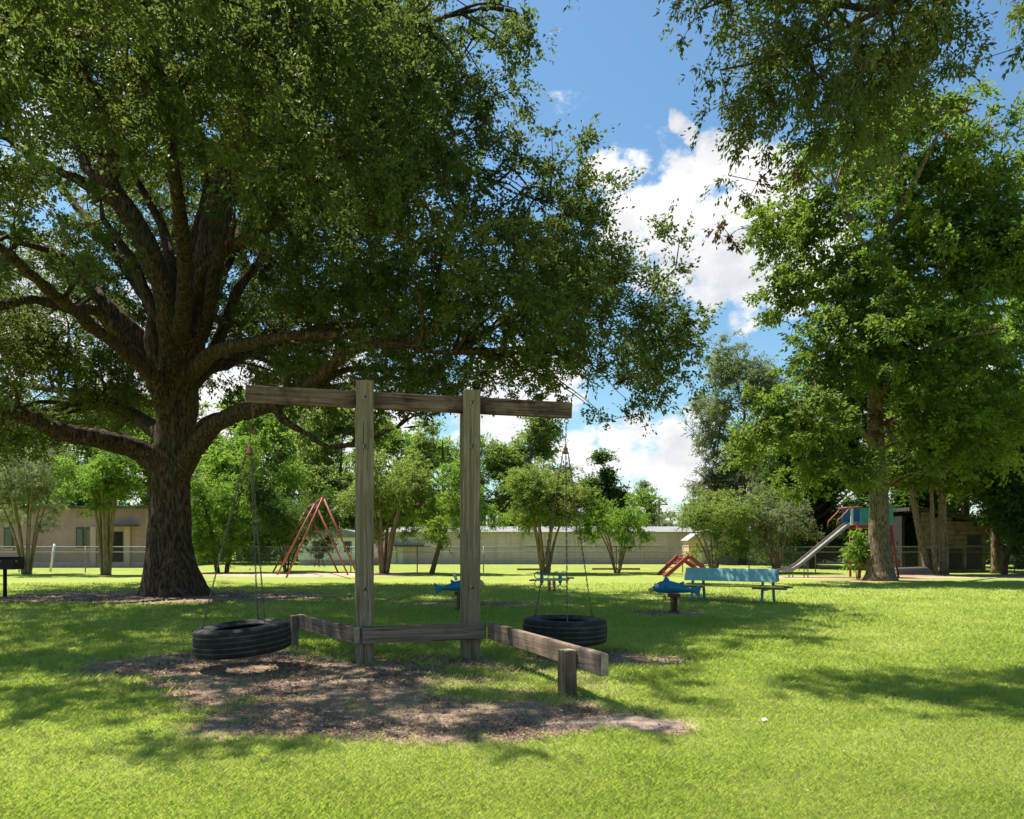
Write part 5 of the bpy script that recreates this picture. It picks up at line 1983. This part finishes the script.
# long block building
WD = 50.0
bx0, bx1 = (385 - 512) * WD / FPX, (868 - 512) * WD / FPX
root = empty('block_building', (bx0, WD, 0), 'long low stained block building behind the fence with pale flat roof', 'building')
W_ = bx1 - bx0
box_part('wall', (0, 0, -.1), (W_, 9, 2.05), M['blocks'], root)
box_part('eave_band', (-.1, -.08, 2.053), (W_ + .1, 9.1, 2.14), M['roofgrey'], root)
mb = MB()
mb.prism([(-.2, -.25, 2.143), (-.2, 9.3, 2.143), (-.2, 4.5, 2.60)], (W_ + .4, 0, 0))
mb.build('roof', M['roofwhite'], root)
for k in range(14):
    xx = 1.2 + k * W_ / 14
    box_part('pilaster', (xx, -.06, -.05), (xx + .25, -.003, 2.05), M['blocks'], root)
for (xa, xb) in ((388, 396), (398, 406)):
    p0, p1 = (xa - 512) * WD / FPX - bx0, (xb - 512) * WD / FPX - bx0
    d_ = box_part('door', (p0, -.05, 0), (p1, -.004, 1.15), M['door'], root)
mb = MB()
mb.box((.1, -.45, 1.2), (2.6, -.004, 1.27))
mb.build('awning', M['darktrim'], root)
for k in range(4):
    box_part('roof_vent', (4 + k * 5.5, 3.2, 2.48), (4.3 + k * 5.5, 3.5, 2.95), M['galv'], root)

# peach shed
root = empty('peach_shed', ((697 - 512) * 46 / FPX, 46, 0), 'small peach painted shed behind the left crape myrtle by the bench', 'shed')
box_part('wall', (-.5, 0, -.1), (.45, 1.6, 1.55), M['peach'], root)
mb = MB()
mb.prism([(-.62, -.12, 1.553), (.57, -.12, 1.553), (-.02, -.12, 2.0)], (0, 1.9, 0))
mb.build('roof', M['roofgrey'], root)
box_part('door', (.0, -.03, 0), (.3, -.003, 1.05), M['door'], root)

# left brick building
LD = 43.5
lx0, lx1 = (-170 - 512) * LD / FPX, (152 - 512) * LD / FPX
root = empty('brick_building', (lx0, LD, 0), 'long pinkish brick building at far left behind the fence', 'building')
W_ = lx1 - lx0
box_part('wall', (0, 0, -.1), (W_, 9, 3.4), M['brick'], root)
box_part('foundation', (-.02, -.04, -.1), (W_ + .02, -.003, .3), M['brickpale'], root)
mb = MB()
mb.box((-.3, -.35, 3.403), (W_ + .3, 9.3, 3.55))
mb.build('roof', M['darktrim'], root)
for (xa, xb) in ((77, 83.5), (86.5, 92), (5, 13), (-60, -50), (-20, -12)):
    p0, p1 = (xa - 512) * LD / FPX - lx0, (xb - 512) * LD / FPX - lx0
    w_o = box_part('window', (p0 - .04, -.05, 1.1), (p1 + .04, -.004, 2.3), M['frame'], root)
    box_part('pane', (p0 + .03, -.062, 1.18), (p1 - .03, -.052, 2.22), M['glass'], w_o)
    box_part('sill', (p0 - .06, -.09, .98), (p1 + .06, -.005, 1.095), M['brickpale'], w_o)
for xa in (94, 128):
    p0 = (xa - 512) * LD / FPX - lx0
    box_part('pilaster', (p0 - .16, -.12, -.05), (p0 + .16, -.002, 2.35), M['brickpale'], root)
p0 = (116 - 512) * LD / FPX - lx0
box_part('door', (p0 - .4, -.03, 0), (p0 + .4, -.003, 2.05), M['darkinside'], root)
box_part('awning', (p0 - .2, -.9, 2.36), (p0 + 1.4, -.13, 2.46), M['darktrim'], root)

# trailer home
TD = 47.0
tx0, tx1 = (298 - 512) * TD / FPX, (366 - 512) * TD / FPX
root = empty('trailer_home', (tx0, TD, 0), 'pale grey trailer home with white rounded roof seen through the red swing frame', 'trailer home')
W_ = tx1 - tx0
box_part('wall', (0, 0, .35), (W_, 11, 1.75), M['trailer'], root)
mb = MB()
pr = [(-.15, -.12, 1.753)] + [(-.15 + (W_ + .3) * t, -.12, 1.753 + .55 * math.sin(math.pi * t) ** .8) for t in np.linspace(0.04, .96, 12)] + [(W_ + .15, -.12, 1.753)]
mb.prism(pr, (0, 11.3, 0))
mb.build('roof', M['roofwhite'], root)
box_part('skirt', (.05, .04, -.05), (W_ - .05, 10.9, .347), M['roofgrey'], root)
for xa in (.9, 2.9):
    w_o = box_part('window', (xa, -.03, .85), (xa + .45, -.003, 1.5), M['frame'], root)
    box_part('pane', (xa + .04, -.042, .9), (xa + .41, -.032, 1.45), M['glass'], w_o)
mb = MB()
mb.tube([(0, 0, 0), (0, 0, .5)], .03, 8)
mb.lathe([(0, .45), (.22, .48), (.3, .62), (.26, .78), (0, .86)], 16, Matrix.Translation((0, 0, 0)))
mb.tube([(.3, .1, 0), (.15, .05, .5)], .025, 6)
mb.tube([(-.3, .1, 0), (-.15, .05, .5)], .025, 6)
o = mb.build('kettle_grill', M['black_iron'])
o.location = ((319 - 512) * 44 / FPX, 44, 0)
tag(o, 'round black kettle grill on legs in front of the pale trailer', 'grill')

# white carport farther left
root = empty('carport', ((268 - 512) * 56 / FPX, 56, 0), 'low white roofed carport between oak trunk and trailer', 'carport')
box_part('roof', (-4.2, 0, 1.95), (2.2, 5, 2.1), M['roofwhite'], root)
box_part('back_wall', (-4.1, 4.7, 0), (2.1, 4.8, 1.947), M['trailer'], root)
for xx in (-4, -1.2, 2.0):
    for yy in (.15, 4.5):
        box_part('post', (xx - .05, yy - .05, -.1), (xx + .05, yy + .05, 1.947), M['white'], root)

# old shed on the right
HD = 36.0
root = empty('old_shed', ((955 - 512) * HD / FPX, HD, 0), 'rotting timber shed with sloping roof among the trees at right', 'shed')
ho = Vector(root.location)


def sh(x, y):
    p = pix(x, y, HD) - ho
    return Vector((p.x, 0, p.z))


def board(poly, name, mat, thick=.05, yoff=0.0, par_=None):
    mb = MB()
    mb.prism([p + Vector((0, yoff, 0)) for p in poly], (0, thick, 0))
    return mb.build(name, mat, par_ or root)


# upper boarded gable in overlapping planks
rows = 8
for k in range(rows):
    ya = 549 - k * 4.6
    yb = ya - 4.4
    xl = 921
    xr = 967 if ya > 536 else 1002
    # clip under the roof slope, from (925,511) down to (1002,528)
    def roof_y(x):
        return 511 + (x - 925) * 17 / 77
    xr2 = min(xr, 925 + (yb - 511) * 77 / 17) if yb < roof_y(xr) else xr
    if xr2 < xl + 5:
        continue
    board([sh(xl, ya), sh(xr2, ya), sh(xr2, yb), sh(xl, yb)], 'wall_board', M['oldwood'], .04, -.012 * (k % 2))
mb = MB()
mb.prism([sh(905, 507.5) + Vector((0, -.4, 0)), sh(925, 508) + Vector((0, -.4, 0)), sh(1010, 527) + Vector((0, -.4, 0)), sh(1010, 529.5) + Vector((0, -.4, 0)), sh(925, 511) + Vector((0, -.4, 0)), sh(905, 511) + Vector((0, -.4, 0))], (0, 5, 0))
mb.build('roof', M['darkroof'], root)
for xx in (922, 945, 966, 985, 1003):
    p = sh(xx, 540)
    mb = MB()
    mb.box((p.x - .07, .06, -.1), (p.x + .07, .2, sh(0, 530).z))
    mb.build('post', M['oldwood'], root)
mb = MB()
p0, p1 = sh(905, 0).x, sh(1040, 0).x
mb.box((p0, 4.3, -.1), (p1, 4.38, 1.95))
mb.build('back_wall', M['darkinside'], root)  # dark of the open interior is put into the wall's colour
mb = MB()
mb.box((sh(966, 0).x, .02, sh(0, 547).z), (sh(1001, 0).x, .06, sh(0, 545).z))
mb.build('rail', M['oldwood'], root)
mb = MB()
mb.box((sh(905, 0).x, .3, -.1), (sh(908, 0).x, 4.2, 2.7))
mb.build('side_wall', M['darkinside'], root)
mb = MB()
mb.prism([(-.9, -.3, 0), (.9, -.3, 0), (.6, -.2, .35), (-.7, -.2, .3)], (0, .6, 0))
o = mb.build('scrap_pile', M['darktrim'], bevel=.05)
o.location = ((912 - 512) * 33 / FPX, 33, 0)
tag(o, 'low dark sheet metal scrap between slide tree and slanting trunk', 'scrap')

# utility pole
root = empty('utility_pole', ((659 - 512) * 95 / FPX, 95, 0), 'thin wooden utility pole with crossarm above the block building', 'utility pole')
mb = MB()
mb.tube([(0, 0, -.3), (0, 0, 7.1)], [.16, .12], 10)
mb.build('pole', M['polewood'], root)
mb = MB()
mb.box((-1.1, -.17, 6.2), (1.1, -.125, 6.34))
mb.build('crossarm', M['polewood'], root)
for xx in (-.95, 0.35, .95):
    mb = MB()
    mb.lathe([(0, 0), (.05, .0), (.05, .12), (0, .16)], 10, Matrix.Translation((xx, -.15, 6.343)))
    mb.build('insulator', M['galv'], root)

# white scrap of paper in the grass
mb = MB()
pp = gnd(765, 723)
mb._add([(-.035, -.02, .03), (0, -.03, .045), (.035, -.015, .03), (.03, .02, .05), (0, .03, .035), (-.03, .02, .055), (0, 0, .07)],
        [(0, 1, 6), (1, 2, 6), (2, 3, 6), (3, 4, 6), (4, 5, 6), (5, 0, 6)])
o = mb.build('paper_scrap', M['trash'])
o.location = pp
o.scale = (.7, .7, .6)
tag(o, 'small crumpled white scrap of paper on the lawn', 'litter')
